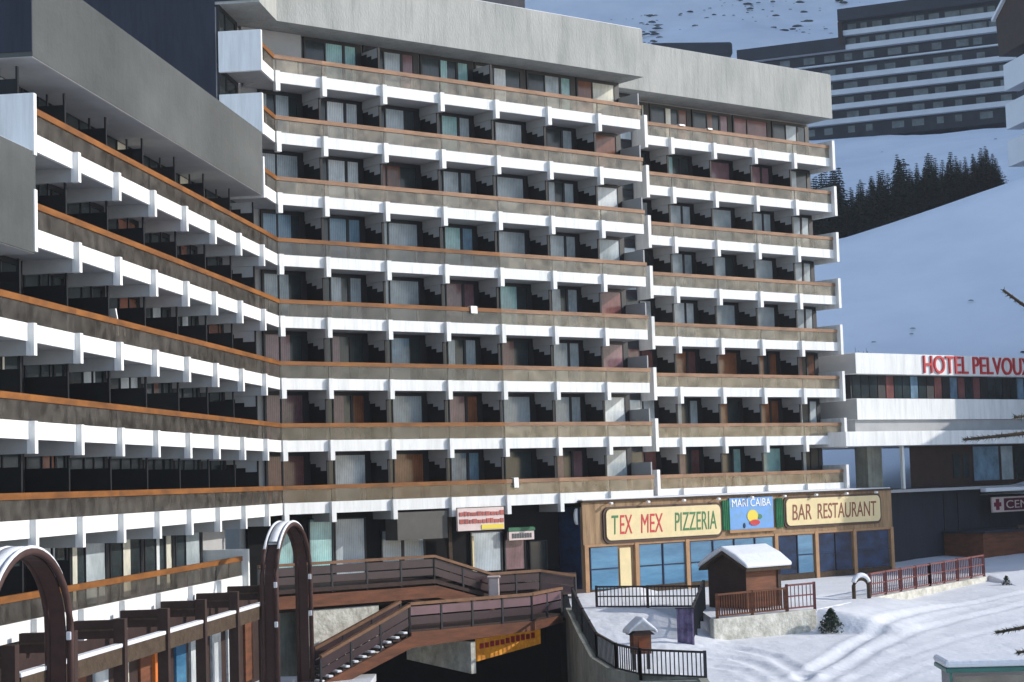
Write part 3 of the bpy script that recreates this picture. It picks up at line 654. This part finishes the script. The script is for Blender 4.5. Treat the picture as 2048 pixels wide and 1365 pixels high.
fence('dark tall fence panel stepping down toward the plaza beside the purple cloth', [(8.5, 84.9, -6.25), (7.35, 78.9, -7.05)], 1.35, M['black'], .12, 1.7, .07)
fence('red brown slatted fence in front of the wooden shed', [(8.6, 80.5, -6.25), (11.9, 82.2, -6.15)], 1.0, M['brown'], .13, 1.7, .07, mid=False)
fence('short open red fence just right of the wooden shed', [(11.95, 82.35, -6.15), (13.3, 83.1, -6.12)], 1.1, M['redfence'], .2, 1.4, .035)
fence('long reddish fence running along the terrace to the right of the snowy arch', [(17.3, 90.9, -6.25), (21.4, 95.9, -6.12), (25.5, 100.9, -5.98)], 1.12, M['redfence'], .2, 1.7, .04)
pc = thing('banner', 'purple cloth banner hanging on the dark fence', 'banner', (7.0, 78.3, -7.2), R(-12))
m = MB(); pp = [(-.36+.072*k, .03*math.sin(k*1.9)) for k in range(11)]
m.prism(pp+[(p[0], p[1]+.02) for p in reversed(pp)], -.2, 1.55); m.build('cloth', M['purple'], pc)
MB().box(-.42, .42, -.03, .05, 1.55, 1.6).build('pole', M['black'], pc)

# ================= shed, shrine, arch marker =================
shd = thing('wooden_shed', 'small brown wooden shed with thick snow on its gable roof before the restaurant', 'shed', (10.35, 84.0, -6.15), PHC)
MB().prism_x([(0, 0), (2.4, 0), (2.4, 1.85), (1.2, 2.45), (0, 1.85)], 0, 2.2).build('wall', M['brown'], shd)
MB().prism_x([(-.02, -.0), (2.42, 0), (2.42, 1.84), (1.2, 2.43), (-.02, 1.84)], -.02, -.002).build('gable_shade', M['dbrown'], shd)  # dark sheet puts the left gable's shade into its colour
rp = [(-.35, 1.70), (1.2, 2.50), (2.75, 1.70), (2.75, 1.82), (1.2, 2.62), (-.35, 1.82)]
MB().prism_x(rp, -.30, 2.65).build('roof', M['bark'], shd)
m = MB(); m.prism_x([(-.4, 1.83), (1.2, 2.64), (2.8, 1.83), (2.8, 2.03), (2.1, 2.48), (1.2, 2.86), (.3, 2.48), (-.4, 2.03)], -.35, 2.7)
m.build('roof_snow', M['snow'], shd, bevel=.09)
MB().box(2.05, 2.25, -.06, -.003, 0, 1.84).build('corner_post', M['dbrown'], shd)
sh = thing('wayside_shrine', 'little wooden shrine box on legs with a snow cap inside the fenced path', 'shrine', (4.75, 73.4, -7.55), R(12))
MB().box(-.36, .36, -.3, .3, .55, 1.35).build('box', M['brown'], sh)
MB().box(-.16, .16, -.33, -.303, .62, 1.15).build('niche', mat('shrine_niche', (.20, .05, .015), .6), sh)
MB().prism_x([(0, 0)]*3, 0, 0) if False else None
m = MB(); m.v = [(-.5, -.42, 1.3), (.5, -.42, 1.3), (0, -.42, 1.72), (-.5, .42, 1.3), (.5, .42, 1.3), (0, .42, 1.72)]; m.f = [(0, 1, 2), (5, 4, 3), (0, 3, 4, 1), (1, 4, 5, 2), (2, 5, 3, 0)]
m.build('roof', M['dbrown'], sh)
m = MB(); m.v = [(-.62, -.46, 1.34), (0, -.46, 1.78), (.62, -.46, 1.34), (.58, -.46, 1.52), (0, -.46, 2.02), (-.58, -.46, 1.52)]; m.v += [(a, .5, c) for a, b, c in m.v]
m.f = [(0, 1, 2, 3, 4, 5), (11, 10, 9, 8, 7, 6)]+[(i, i+6, (i+1) % 6+6, (i+1) % 6) for i in range(6)]
m.build('roof_snow', M['snow'], sh, bevel=.07)
for x in (-.3, .3): MB().box(x-.06, x+.06, -.06, .06, -.2, .55).build('leg', M['black'], sh)
def arch_pts(hw, h0, h1, n=14):
    p = [(-hw, 0, 0), (-hw, 0, h0)]
    for k in range(1, n): a = math.pi*(1-k/n); p.append((hw*math.cos(a), 0, h0+(h1-h0)*math.sin(a)))
    return p+[(hw, 0, h0), (hw, 0, 0)]
am = thing('arch_marker', 'small brown wooden arch capped with snow at the left end of the reddish fence', 'arch', (16.75, 90.2, -6.45), R(20))
MB().tube(arch_pts(.42, .75, 1.15), .1, 8).build('arch_frame', M['bark'], am)
sp = [(p[0], p[1], p[2]+.13) for p in arch_pts(.42, .75, 1.18)[2:-2]]
MB().tube(sp, .13, 8).build('snow_cap', M['snow'], am, smooth=True)
# ================= big tube arches and colonnade on the left =================
def hoop_gate(label, loc, hw, h0, h1, gap, rz):
    t = thing('arch_gate', label, 'arch', loc, rz, 'tubular arches at the ends of the colonnade')
    P = arch_pts(hw, h0, h1, 22)
    for y in (0, gap):
        MB().tube([(p[0], y, p[2]) for p in P], .095, 10).build('hoop', M['steel_brown'], t, smooth=True)
        MB().tube([(p[0]*1.01, y, p[2]+.095) for p in P[5:-5]], .055, 8).build('hoop_snow', M['snow'], t, smooth=True)
    m = MB(); n = len(P)
    for k, p in enumerate(P): m.v += [(p[0]*.985, .10, p[2]-.03), (p[0]*.985, gap-.10, p[2]-.03), (p[0]*.965, .10, p[2]-.09), (p[0]*.965, gap-.10, p[2]-.09)]
    for k in range(n-1):
        a = 4*k; b = a+4; m.f += [(a, a+1, b+1, b), (a+2, b+2, b+3, a+3), (a, b, b+2, a+2), (a+1, a+3, b+3, b+1)]
    m.build('vault_panel', M['steel_brown'], t, smooth=False)
    m = MB(); Q = P[6:-6]
    for p in Q: m.v += [(p[0]*1.01, .08, p[2]+.01), (p[0]*1.01, gap-.08, p[2]+.01), (p[0]*1.02, .12, p[2]+.13), (p[0]*1.02, gap-.12, p[2]+.13)]
    for k in range(len(Q)-1):
        a = 4*k; b = a+4; m.f += [(a, a+1, b+1, b), (a+2, b+2, b+3, a+3), (a, b, b+2, a+2), (a+1, a+3, b+3, b+1)]
    m.build('vault_snow', M['snow'], t, smooth=True)
    for s_ in (-1, 1):
        for z in (h0-.2, h0-1.7):
            MB().box(s_*hw-.15, s_*hw-.10, -.07, .07, z, z+.22).build('snow_clump', M['snow'], t, bevel=.04)
    return t
hoop_gate('brown tube arch rimmed with snow near the centre between the colonnade and the stairs', onB(21.6, 2.2, -8.0), 2.9, 4.4, 6.55, .55, PHB)
hoop_gate('brown tube arch rimmed with snow in the lower left corner of the picture', onB(-6.2, 2.2, -8.0), 2.75, 4.4, 6.62, .6, PHB)
col = thing('colonnade', 'dark brown timber colonnade with a snow topped beam below the lowest left balconies', 'colonnade')
K0 = Vector((-11.85, 54.5, 0)); KD = Vector((.476, 4.17, 0))
MB().beam(K0-KD*1.9+Vector((0, 0, -4.82)), K0+KD*4.4+Vector((0, 0, -4.72)), .22, .50).build('beam', M['bark'], col)
MB().beam(K0-KD*1.9+Vector((0, -.02, -4.52)), K0+KD*4.4+Vector((0, -.02, -4.42)), .26, .12).build('beam_snow', M['snow'], col, bevel=.03)
for k in range(-2, 5):
    p = K0+KD*k
    MB().box(p.x-.17, p.x+.17, p.y-.2, p.y+.2, -8.0, -3.72).build('post', M['dbrown'], col)
    MB().box(p.x-1.35, p.x-.175, p.y-.16, p.y+.16, -4.28, -3.75).build('cross_beam', M['dbrown'], col)
    MB().box(p.x-1.30, p.x-.175, p.y-.21, p.y-.163, -4.05, -4.0).build('beam_groove', M['bark'], col)
# shop front behind the colonnade
sf = thing('street_shops', 'shop front with brown doors and pale posters behind the colonnade', 'shop front', (*B0, 0), PHB)
MB().box(-8, 26, .3, 1.9, -8.0, -4.3).build('wall', M['dbrown'], sf)
rr = random.Random(2)
for k, (x, c) in enumerate(((1, 'l'), (3.2, 'brown'), (5.2, 'l'), (7.2, 'c'), (9.6, 'brown'), (11.6, 'brown'), (13.6, 'blueg'), (15.4, 'l'), (18.2, 'l'), (20.4, 'l'), (23.0, 'brown'))):
    mm = CUR[c] if c in CUR else M[c]
    MB().box(x, x+1.2, .2, .295, -7.8, -4.9).build('door' if c == 'brown' else 'window', mm, sf)
MB().box(11.0, 11.5, .15, .295, -7.8, -4.9).build('pilaster', M['orange'], sf)
# awning and pole
t = thing('parasol', 'small orange awning on a thin white pole on the second lowest left balcony', 'awning', (onB(-3.2, -.85, -1.98)), R(0))
MB().tube([(0, 0, .99), (0, 0, 3.6)], .025, 6).build('pole', M['lampw'], t)
MB().prism([(-1.4, -.5), (.03, -.5), (.03, .6), (-1.4, .6)], [3.32]*4, [3.6, 3.46, 3.46, 3.6]).build('canvas', M['orange'], t)
# small things left on balconies
def towel(label, loc, rz, w_, h_):
    m = MB(); m.prism_x([(-.14, -h_), (-.10, -h_), (-.07, .0), (.12, .0), (.15, -h_*.8), (.19, -h_*.8), (.16, .05), (-.12, .05)], -w_/2, w_/2)
    o = m.build('towel', M['lampw'], None, bevel=.02); o.location = loc; o.rotation_euler.z = rz; tag(o, label, 'towel')
nC = Vector((math.sin(PHC), -math.cos(PHC)))
def onC(t, s, z): return (C0[0]+t*math.cos(PHC)+s*nC.x, C0[1]+t*math.sin(PHC)+s*nC.y, z)
towel('white cloth draped over the rail halfway up the tall block', onC(10.9, -.23, zl(5)+.79), PHC, .4, .32)
def onD(t, s, z): return (D0[0]+t*math.cos(PHC)+s*math.sin(PHC), D0[1]+t*math.sin(PHC)-s*math.cos(PHC), z)
towel('left one of two white cloths on the topmost right hand balcony rail', onD(.9, -.23, zl(9)+.80), PHC, .45, .05)
towel('right one of two white cloths on the topmost right hand balcony rail', onD(3.1, -.23, zl(9)+.80), PHC, .35, .05)
towel('pale cloth over the lowest long rail of the tall block, above the pink shop sign', onC(13.2, -.23, zl(2)+.79), PHC, .3, .45)
o = MB().prism_x([(-.02, -.02), (.02, -.02), (.16, .5), (.10, .5)], -.25, .25).box(-.25, .25, -.4, -.021, -.03, .03).box(-.23, -.19, -.38, -.34, -.4, -.031).box(.19, .23, -.38, -.34, -.4, -.031).box(-.23, -.19, -.04, 0, -.4, -.031).box(.19, .23, -.04, 0, -.4, -.031).build('chair', M['lampw'], None); o.location = onB(8.86, -.75, zl(4)+.72); o.rotation_euler.z = PHB+R(70)
tag(o, 'white chair showing above the brown rail of a left balcony', 'chair')

# ================= shelter =================
t = thing('bus_shelter', 'green metal shelter with a snowy roof in the lower right corner', 'shelter', (13.3, 58.0, -8.45), R(-3))
MB().box(-.15, 3.6, -1.0, 1.2, 2.12, 2.26).build('roof', M['shelter'], t, bevel=.03)
MB().box(-.18, 3.6, -1.0, 1.2, 2.262, 2.50).build('roof_snow', M['snow'], t, bevel=.11)
for x in (0, 2.45, 3.5): MB().box(x-.04, x+.04, -.9, -.82, 0, 2.118).build('post', M['shelter'], t)
MB().box(.05, 2.4, -.88, -.85, .3, 2.0).build('glass_panel', M['glass_pale'], t)
MB().box(.05, 3.5, 1.0, 1.05, .1, 2.1).build('back_panel', mat('pale_back_panel', (.33, .31, .33), .6, var=.1), t)

# ================= hill, far things =================
def sm(a): a = min(max(a, 0), 1); return a*a*(3-2*a)
def hillz(x, y):
    crest = 25.6+(x-36.5)*.30 if x > 36.5 else 25.6+(x-36.5)*.12
    yc = 200
    near = -2.0+(crest+2.0)*min(max((y-118)/(yc-118), 0), 1)**1.15
    if y <= yc: z = near
    elif y <= 228: z = crest-1.5*sm((y-yc)/14)+3.5*sm((y-212)/16)
    elif y <= 342: z = crest+2.0+(62.5-crest-2.0)*((y-228)/114)
    elif y <= 375: z = 62.5+4*(y-342)/33
    else: z = 66.5+(y-375)*.50
    return z
def ridge(x, y): return 0
m = MB(); nx, ny = 130, 150
for j in range(ny+1):
    y = 118+(j/ny)**1.5*640
    for i in range(nx+1):
        x = -60+(i/nx)*(y*.42+130)
        n1 = NZ.fractal(Vector((x*.02, y*.02, 3)), 1.0, 2.0, 5)
        z = hillz(x, y)+n1*(.35+max(0, (y-200))*.012)
        m.v.append((x, y, z))
for j in range(ny):
    for i in range(nx): a = j*(nx+1)+i; m.f.append((a, a+1, a+nx+2, a+nx+1))
struct(m.build('snow_hill', M['hill'], None, smooth=True))
# unseen mountain flank, added right of the picture to keep the hill in shade
m = MB(); nx, ny = 24, 30
for j in range(ny+1):
    y = 135+j*24
    for i in range(nx+1):
        x = 118+.30*(y-135)+i*14
        u = i/nx
        h = -5+560*sm(u*1.3)*(1-.1*u)
        m.v.append((x, y+.13*i*14, h+14*NZ.noise(Vector((x*.02, y*.02, 9)))*sm(u*3)))
for j in range(ny):
    for i in range(nx): a = j*(nx+1)+i; m.f.append((a, a+1, a+nx+2, a+nx+1))
struct(m.build('mountain', M['hill'], None, smooth=True))  # added only for the shadow it throws on the hill
# scrub and rocks on the upper slope: nobody could count them
m = MB(); rr = random.Random(11)
def rockat(m, x, y, s_, zz=None):
    z = (hillz(x, y) if zz is None else zz); b = len(m.v)
    n = 7
    for lvl, (f_, h_) in enumerate(((1, -.3), (.75, .12), (.3, .3))):
        for k in range(n):
            a = 6.2832*k/n+lvl*.4; r_ = s_*f_*rr.uniform(.6, 1.2); m.v.append((x+r_*2.0*math.cos(a), y+r_*math.sin(a), z+h_*s_*rr.uniform(.7, 1.2)))
    for l in range(2):
        for k in range(n): m.f.append((b+l*n+k, b+l*n+(k+1) % n, b+(l+1)*n+(k+1) % n, b+(l+1)*n+k))
    m.f.append(tuple(b+2*n+k for k in range(n)))
for _ in range(3200):
    y = rr.uniform(392, 620); x = rr.uniform(0, .30*y)
    if NZ.noise(Vector((x*.03, y*.03, 7))) < -.02 and rr.random() < .75: continue
    rockat(m, x, y, rr.choice([.12, .16, .2, .25, .3, .4, .55, .75]))
for _ in range(12):
    y = rr.uniform(232, 335); x = rr.uniform(.17*y, .29*y); rockat(m, x, y, rr.uniform(.15, .4))
for _ in range(7):
    y = rr.uniform(135, 195); x = rr.uniform(.16*y, .30*y); rockat(m, x, y, rr.uniform(.1, .22))
struct(m.build('hillside_scrub', M['rock'], None), 'stuff', 'dark rocks and scrub scattered over the snowy hillside', 'scrub')

# far terraced block on the hill
fl = Vector((47.0, 355.0, 0)); fr_ = Vector((95.5, 334.0, 0)); fd = (fr_-fl); FA = math.atan2(fd.y, fd.x); FL = fd.length
FB = thing('hillside_building', 'long dark far building with white balcony bands high on the snowy hill', 'building', tuple(fl), FA)
for k in range(8):
    z = 64.6+2.83*k
    x1 = FL-.5 if k != 7 else FL-.5; x0 = 2.0 if k < 6 else 20.2
    MB().box(x0, x1, 0, 12, z-1.0-.02, z+1.83-.04).build('storey', M['fardark'], FB)
    if k not in (4,):
        MB().box(x0-.3, x1+.2 if k < 5 else x1-3, -1.3, .0, z+1.85-.04-.0, z+2.83-.04).build('balcony_band', M['farwhite'], FB) if k < 7 else None
    else: MB().box(x0, x1, -.8, 0, z+2.1, z+2.4).build('balcony_band', M['farwhite'], FB)
    n = 12; 
    for i in range(n):
        a = x0+(x1-x0)*(i+.2+.3*rr.random())/n
        if i % 12 == 11 and k == 7: continue
        MB().box(a, a+rr.uniform(1.2, 2.9), -.05, -.003, z+.1, z+1.35).build('window', M['farpane'], FB)
MB().box(-.5, 21, -1.6, 12, 64.6+2.83*6-.95, 64.6+2.83*6+1.5).build('roof', M['farroof'], FB)
MB().box(19.8, FL+.2, -1.8, 12, 64.6+2.83*8-1.0, 64.6+2.83*8+1.3).build('roof', M['farroof'], FB)
MB().box(19.8, 20.6, -1.9, -1.0, 81.5, 86).build('roof_edge', M['dbrown'], FB)
# dark low roof peeping over the right roof band
o = MB().prism([(0, 0), (19, -1.5), (19, 6), (0, 6)], 96, [99.9, 99.2, 99.2, 99.9]).build('mountain_hut', M['farroof'], None, bevel=.6); o.location = (34.4, 420, 1.2)
tag(o, 'low dark roof seen just above the right roof band, against the snow', 'hut')

# near right building on the slope
RB = thing('terraced_building', 'stepped building with pale parapets and a dark brown gable at the top right edge', 'building', (37.9, 136.6, 0), R(-81))
for z0, z1 in ((28.3, 30.3), (25.35, 27.3), (22.5, 24.45)):
    MB().box(0, 20, 0, 1.2, z0, z1).build('parapet', M['farwhite'], RB)
MB().box(.8, 20, 1.25, 10, -8, 31.2).build('wall', M['fardark'], RB)
m = MB(); m.v = [(-1.1, .2, 31.21), (6, .2, 31.21), (6, 9, 31.21), (-1.1, 9, 31.21), (-1.3, .2, 34.2), (6, .2, 38), (6, 9, 38), (-1.3, 9, 34.2)]
m.f = [(0, 3, 2, 1), (4, 5, 6, 7), (0, 1, 5, 4), (1, 2, 6, 5), (2, 3, 7, 6), (3, 0, 4, 7)]
m.build('gable', M['dbrown'], RB)
MB().beam((-1.6, .1, 34.15), (6.2, .1, 38.2), .3, .25).build('roof_edge', M['farwhite'], RB)
# unseen block read from its shadow, sized and lengthened to shade the hotel base
ob = thing('shading_chalet', 'dark chalet block outside the picture, shaped to shade the hotel base', 'building', (48, 107, 0), 0)
MB().box(0, 16, 0, 46, -9, 11.9).build('wall', M['brown'], ob)
MB().prism([(-.6, -.6), (16.6, -.6), (16.6, 46.6), (-.6, 46.6)], 11.91, [12.2]*4).build('roof', M['slate'], ob)

# conifers behind the near crest
def conifer(seed, hgt, rad, tiers, per, needle, leaf=.30):
    rr = random.Random(seed); tr = MB().tube([(0, 0, -.4), (0, 0, hgt*.5), (0, 0, hgt*.97)], .1, 7, [hgt*.022, hgt*.014, .01]); cr = MB()
    for i in range(tiers):
        f_ = i/(tiers-1); z = hgt*(.06+.92*f_); r0 = rad*(1-f_)**1.05+.03; lf = leaf*(1.1-.75*f_); nb = max(4, int(per*(1-f_*.6)))
        for b in range(nb):
            a = 6.2832*(b+rr.random())/nb; L = r0*rr.uniform(.55, 1.12); dr = -.35*L*rr.uniform(.6, 1.3)
            ns = max(3, int(L/lf*2.0))
            for k in range(ns):
                u = (k+.5)/ns; cx, cy, cz = L*u*math.cos(a), L*u*math.sin(a), z+dr*u*u+.18*L*u
                w_ = lf*(1.15-.6*u)*rr.uniform(.7, 1.3)
                for e in (-1, 1):
                    ang = a+e*rr.uniform(.5, 1.2); q_ = len(cr.v)
                    px_, py_ = math.cos(ang), math.sin(ang)
                    cr.v += [(cx, cy, cz+.04), (cx+px_*w_+math.cos(a)*w_*.5, cy+py_*w_+math.sin(a)*w_*.5, cz-w_*rr.uniform(.1, .7)), (cx+math.cos(a)*w_*1.1, cy+math.sin(a)*w_*1.1, cz-w_*rr.uniform(0, .35))]
                    cr.f.append((q_, q_+1, q_+2))
    return tr, cr
def rawmesh(mb, name, m):
    me = bpy.data.meshes.new(name); me.from_pydata(mb.v, [], mb.f); me.materials.append(m); return me
var = []
for s_ in range(5):
    tr, cr = conifer(20+s_, 8+s_*.6, 2.3+.2*s_, 36, 15, None, .46)
    var.append((rawmesh(tr, 'trunk', M['bark']), rawmesh(cr, 'crown', M['needle'])))
ordn = ['first', 'second', 'third', 'fourth', 'fifth', 'sixth', 'seventh', 'eighth', 'ninth', 'tenth', 'eleventh', 'twelfth', 'thirteenth', 'fourteenth', 'fifteenth', 'sixteenth', 'seventeenth', 'eighteenth', 'nineteenth', 'twentieth', 'twenty-first', 'twenty-second', 'twenty-third', 'twenty-fourth']
rr = random.Random(31)
tops = [(1648, 345), (1672, 330), (1690, 335), (1700, 318), (1722, 368), (1745, 352), (1762, 345), (1778, 335), (1800, 332), (1822, 312), (1830, 300), (1850, 330), (1868, 318), (1880, 298), (1900, 302), (1915, 312), (1932, 296), (1950, 306), (1968, 300), (1985, 288), (2000, 284), (2012, 300)]
for row in (0, 1, 2):
    for i, (px, py) in enumerate(tops):
        y = (204+rr.uniform(0, 3), 210+rr.uniform(0, 3), 217+rr.uniform(0, 3))[row]
        x = (px-(15, 5, 10)[row]+rr.uniform(-4, 4)*(row+.5)-1024)/3650*y
        ztop = (943-(px-1600)*.03-py)/3650*y-(1.6, .5, .0)[row]*rr.uniform(.3, 1.2)
        zb = hillz(x, y)-.5; hh = max(ztop-zb, 4.0)
        k = (i*3+row) % 5; h0 = 8+k*.6; sc_ = hh/h0
        side = ('front', 'middle', 'back')[row]
        t = thing('conifer', '%s conifer from the left in the %s row of the dark tree belt' % (ordn[i], side), 'tree', (x, y, zb), rr.uniform(0, 6), 'conifers in the dark belt on the hill')
        t.scale = (max(sc_, .8)*1.05, max(sc_, .8)*1.05, sc_)
        link('trunk', var[k][0], t); link('crown', var[k][1], t)
# small shrubs on the plaza edge and bare shrub by the building end
def shrub(label, loc, r_, h_, m, n=500, leaf=.12, cat='shrub', name='shrub'):
    rr = random.Random(int(loc[1]*10)); cr = MB()
    for _ in range(n):
        a = rr.uniform(0, 6.28); u = rr.random(); rr_ = r_*(1-u)**.7*rr.uniform(.3, 1.1); z = h_*u
        x, y = rr_*math.cos(a), rr_*math.sin(a); q_ = len(cr.v)
        for k in range(3): cr.v.append((x+rr.uniform(-leaf, leaf), y+rr.uniform(-leaf, leaf), z+rr.uniform(-leaf, leaf)*.8))
        cr.f.append((q_, q_+1, q_+2))
    t = thing(name, label, cat, loc)
    o = link('foliage', rawmesh(cr, 'foliage', m), t)
    MB().tube([(0, 0, -.2), (.02, 0, h_*.6)], .04, 6, [.05, .01]).build('stem', M['bark'], t); return t
shrub('small dark conifer bush at the foot of the stone wall beside the snow ramp', (13.85, 82.2, -7.15), .62, 1.0, M['needle'], 900, .10)
shrub('tiny dark bush poking from the snow right of the long reddish fence', (26.1, 98.6, -6.5), .35, .6, M['needle'], 300, .07)
def bare(label, loc, h_, n, seed):
    rr = random.Random(seed); m = MB()
    for _ in range(n):
        p = Vector((0, 0, 0)); d = Vector((rr.uniform(-.7, .7), rr.uniform(-.7, .7), 1)).normalized(); pts = [tuple(p)]
        for k in range(4):
            p = p+d*h_/4*rr.uniform(.7, 1.2); d = (d+Vector((rr.uniform(-.5, .5), rr.uniform(-.5, .5), rr.uniform(-.1, .4)))).normalized(); pts.append(tuple(p))
        m.tube(pts, .02, 4, [.05, .04, .03, .02, .01])
    o = m.build('bare_shrub', M['twig'], None); o.location = loc; tag(o, label, 'shrub')
bare('leafless grey tree on the slope just right of the apartment balcony ends', (26.5, 140, hillz(26.5, 140)+2.2), 3.2, 50, 3)
bare('low leafless shrub above the hotel roof on the snowy slope', (32.3, 146, hillz(32.3, 146)-.2), 1.6, 40, 4)
# near pine at the right edge
pt = thing('pine_tree', 'foreground pine whose branch tips reach in at the right edge', 'tree', (7.0, 20.6, -10.5))
MB().tube([(0, 0, 0), (.05, 0, 7), (0, 0, 12.5), (0, 0, 14)], .2, 10, [.26, .2, .12, .03]).build('trunk', M['bark'], pt)
def branch(p0, p1, sag, n, wid, snow=False):
    rr = random.Random(int(p1[2]*100)); P0, P1 = Vector(p0), Vector(p1); pts = []
    for k in range(9):
        u = k/8; q_ = P0.lerp(P1, u); q_.z -= sag*math.sin(u*math.pi); pts.append(q_)
    b = MB().tube(pts, .02, 6, [.045-.004*k for k in range(9)]).build('branch', M['bark'], pt)
    m = MB()
    for k in range(n):
        u = .12+.88*rr.random(); i = min(int(u*8), 7); q_ = pts[i].lerp(pts[i+1], min(u*8-i, 1))
        d = (P1-P0).normalized(); dv = (d*rr.uniform(.3, 1)+Vector((rr.uniform(-.5, .5), rr.uniform(-.6, .6), rr.uniform(-.45, .45)))).normalized()*wid*rr.uniform(.5, 1.1)
        sd_ = dv.cross(Vector((rr.uniform(-1, 1), rr.uniform(-1, 1), rr.uniform(-1, 1)))).normalized()*.006; q0 = len(m.v)
        m.v += [tuple(q_-sd_), tuple(q_+sd_), tuple(q_+dv)]; m.f.append((q0, q0+1, q0+2))
    nd = link('needles', rawmesh(m, 'needles', M['needle_near']), b)
def rel(x, y, z): return (x-7.0, y-20.6, z+10.5)
branch((0, 0, 12.1), rel(5.42, 20, 1.93), .25, 500, .06)
branch((0, 0, 11.0), rel(4.92, 20, .30), .02, 1300, .07)
branch((0, 0, 11.3), rel(5.42, 19.8, .52), .05, 700, .07)
branch((0, 0, 8.9), rel(5.16, 20, -1.80), .0, 900, .08)
branch((0, 0, 8.7), rel(5.38, 20, -2.02), .05, 900, .08)
rb_ = random.Random(8)
for k in range(64):
    a = k*2.4; z = 2.2+k*.18; L = 2.5*(1-z/15.2)*rb_.uniform(.8, 1.15)+.15
    ex, ey = L*math.cos(a), L*math.sin(a)
    while 7.0+ex < .2805*(20.6+ey)+.16 and L > .2: L *= .9; ex, ey = L*math.cos(a), L*math.sin(a)
    if L > .45: branch((0, 0, z), (ex, ey, z-.25*L), .06, 420, .16)

# ------------------------------------------------------------ thin mountain air
hm = bpy.data.materials.new('haze'); hm.use_nodes = True; hn = hm.node_tree.nodes; hn.clear()
ho = hn.new('ShaderNodeOutputMaterial'); hv = hn.new('ShaderNodeVolumePrincipled')
hv.inputs['Color'].default_value = (.86, .90, .97, 1); hv.inputs['Density'].default_value = .00027; hv.inputs['Anisotropy'].default_value = .2
hm.node_tree.links.new(hv.outputs[0], ho.inputs['Volume'])
hb = MB().box(-420, 1000, -320, 980, -14.5, 720).build('haze', hm)
hb['kind'] = 'stuff'; hb['label'] = 'thin pale mountain haze over the whole resort'; hb['category'] = 'haze'
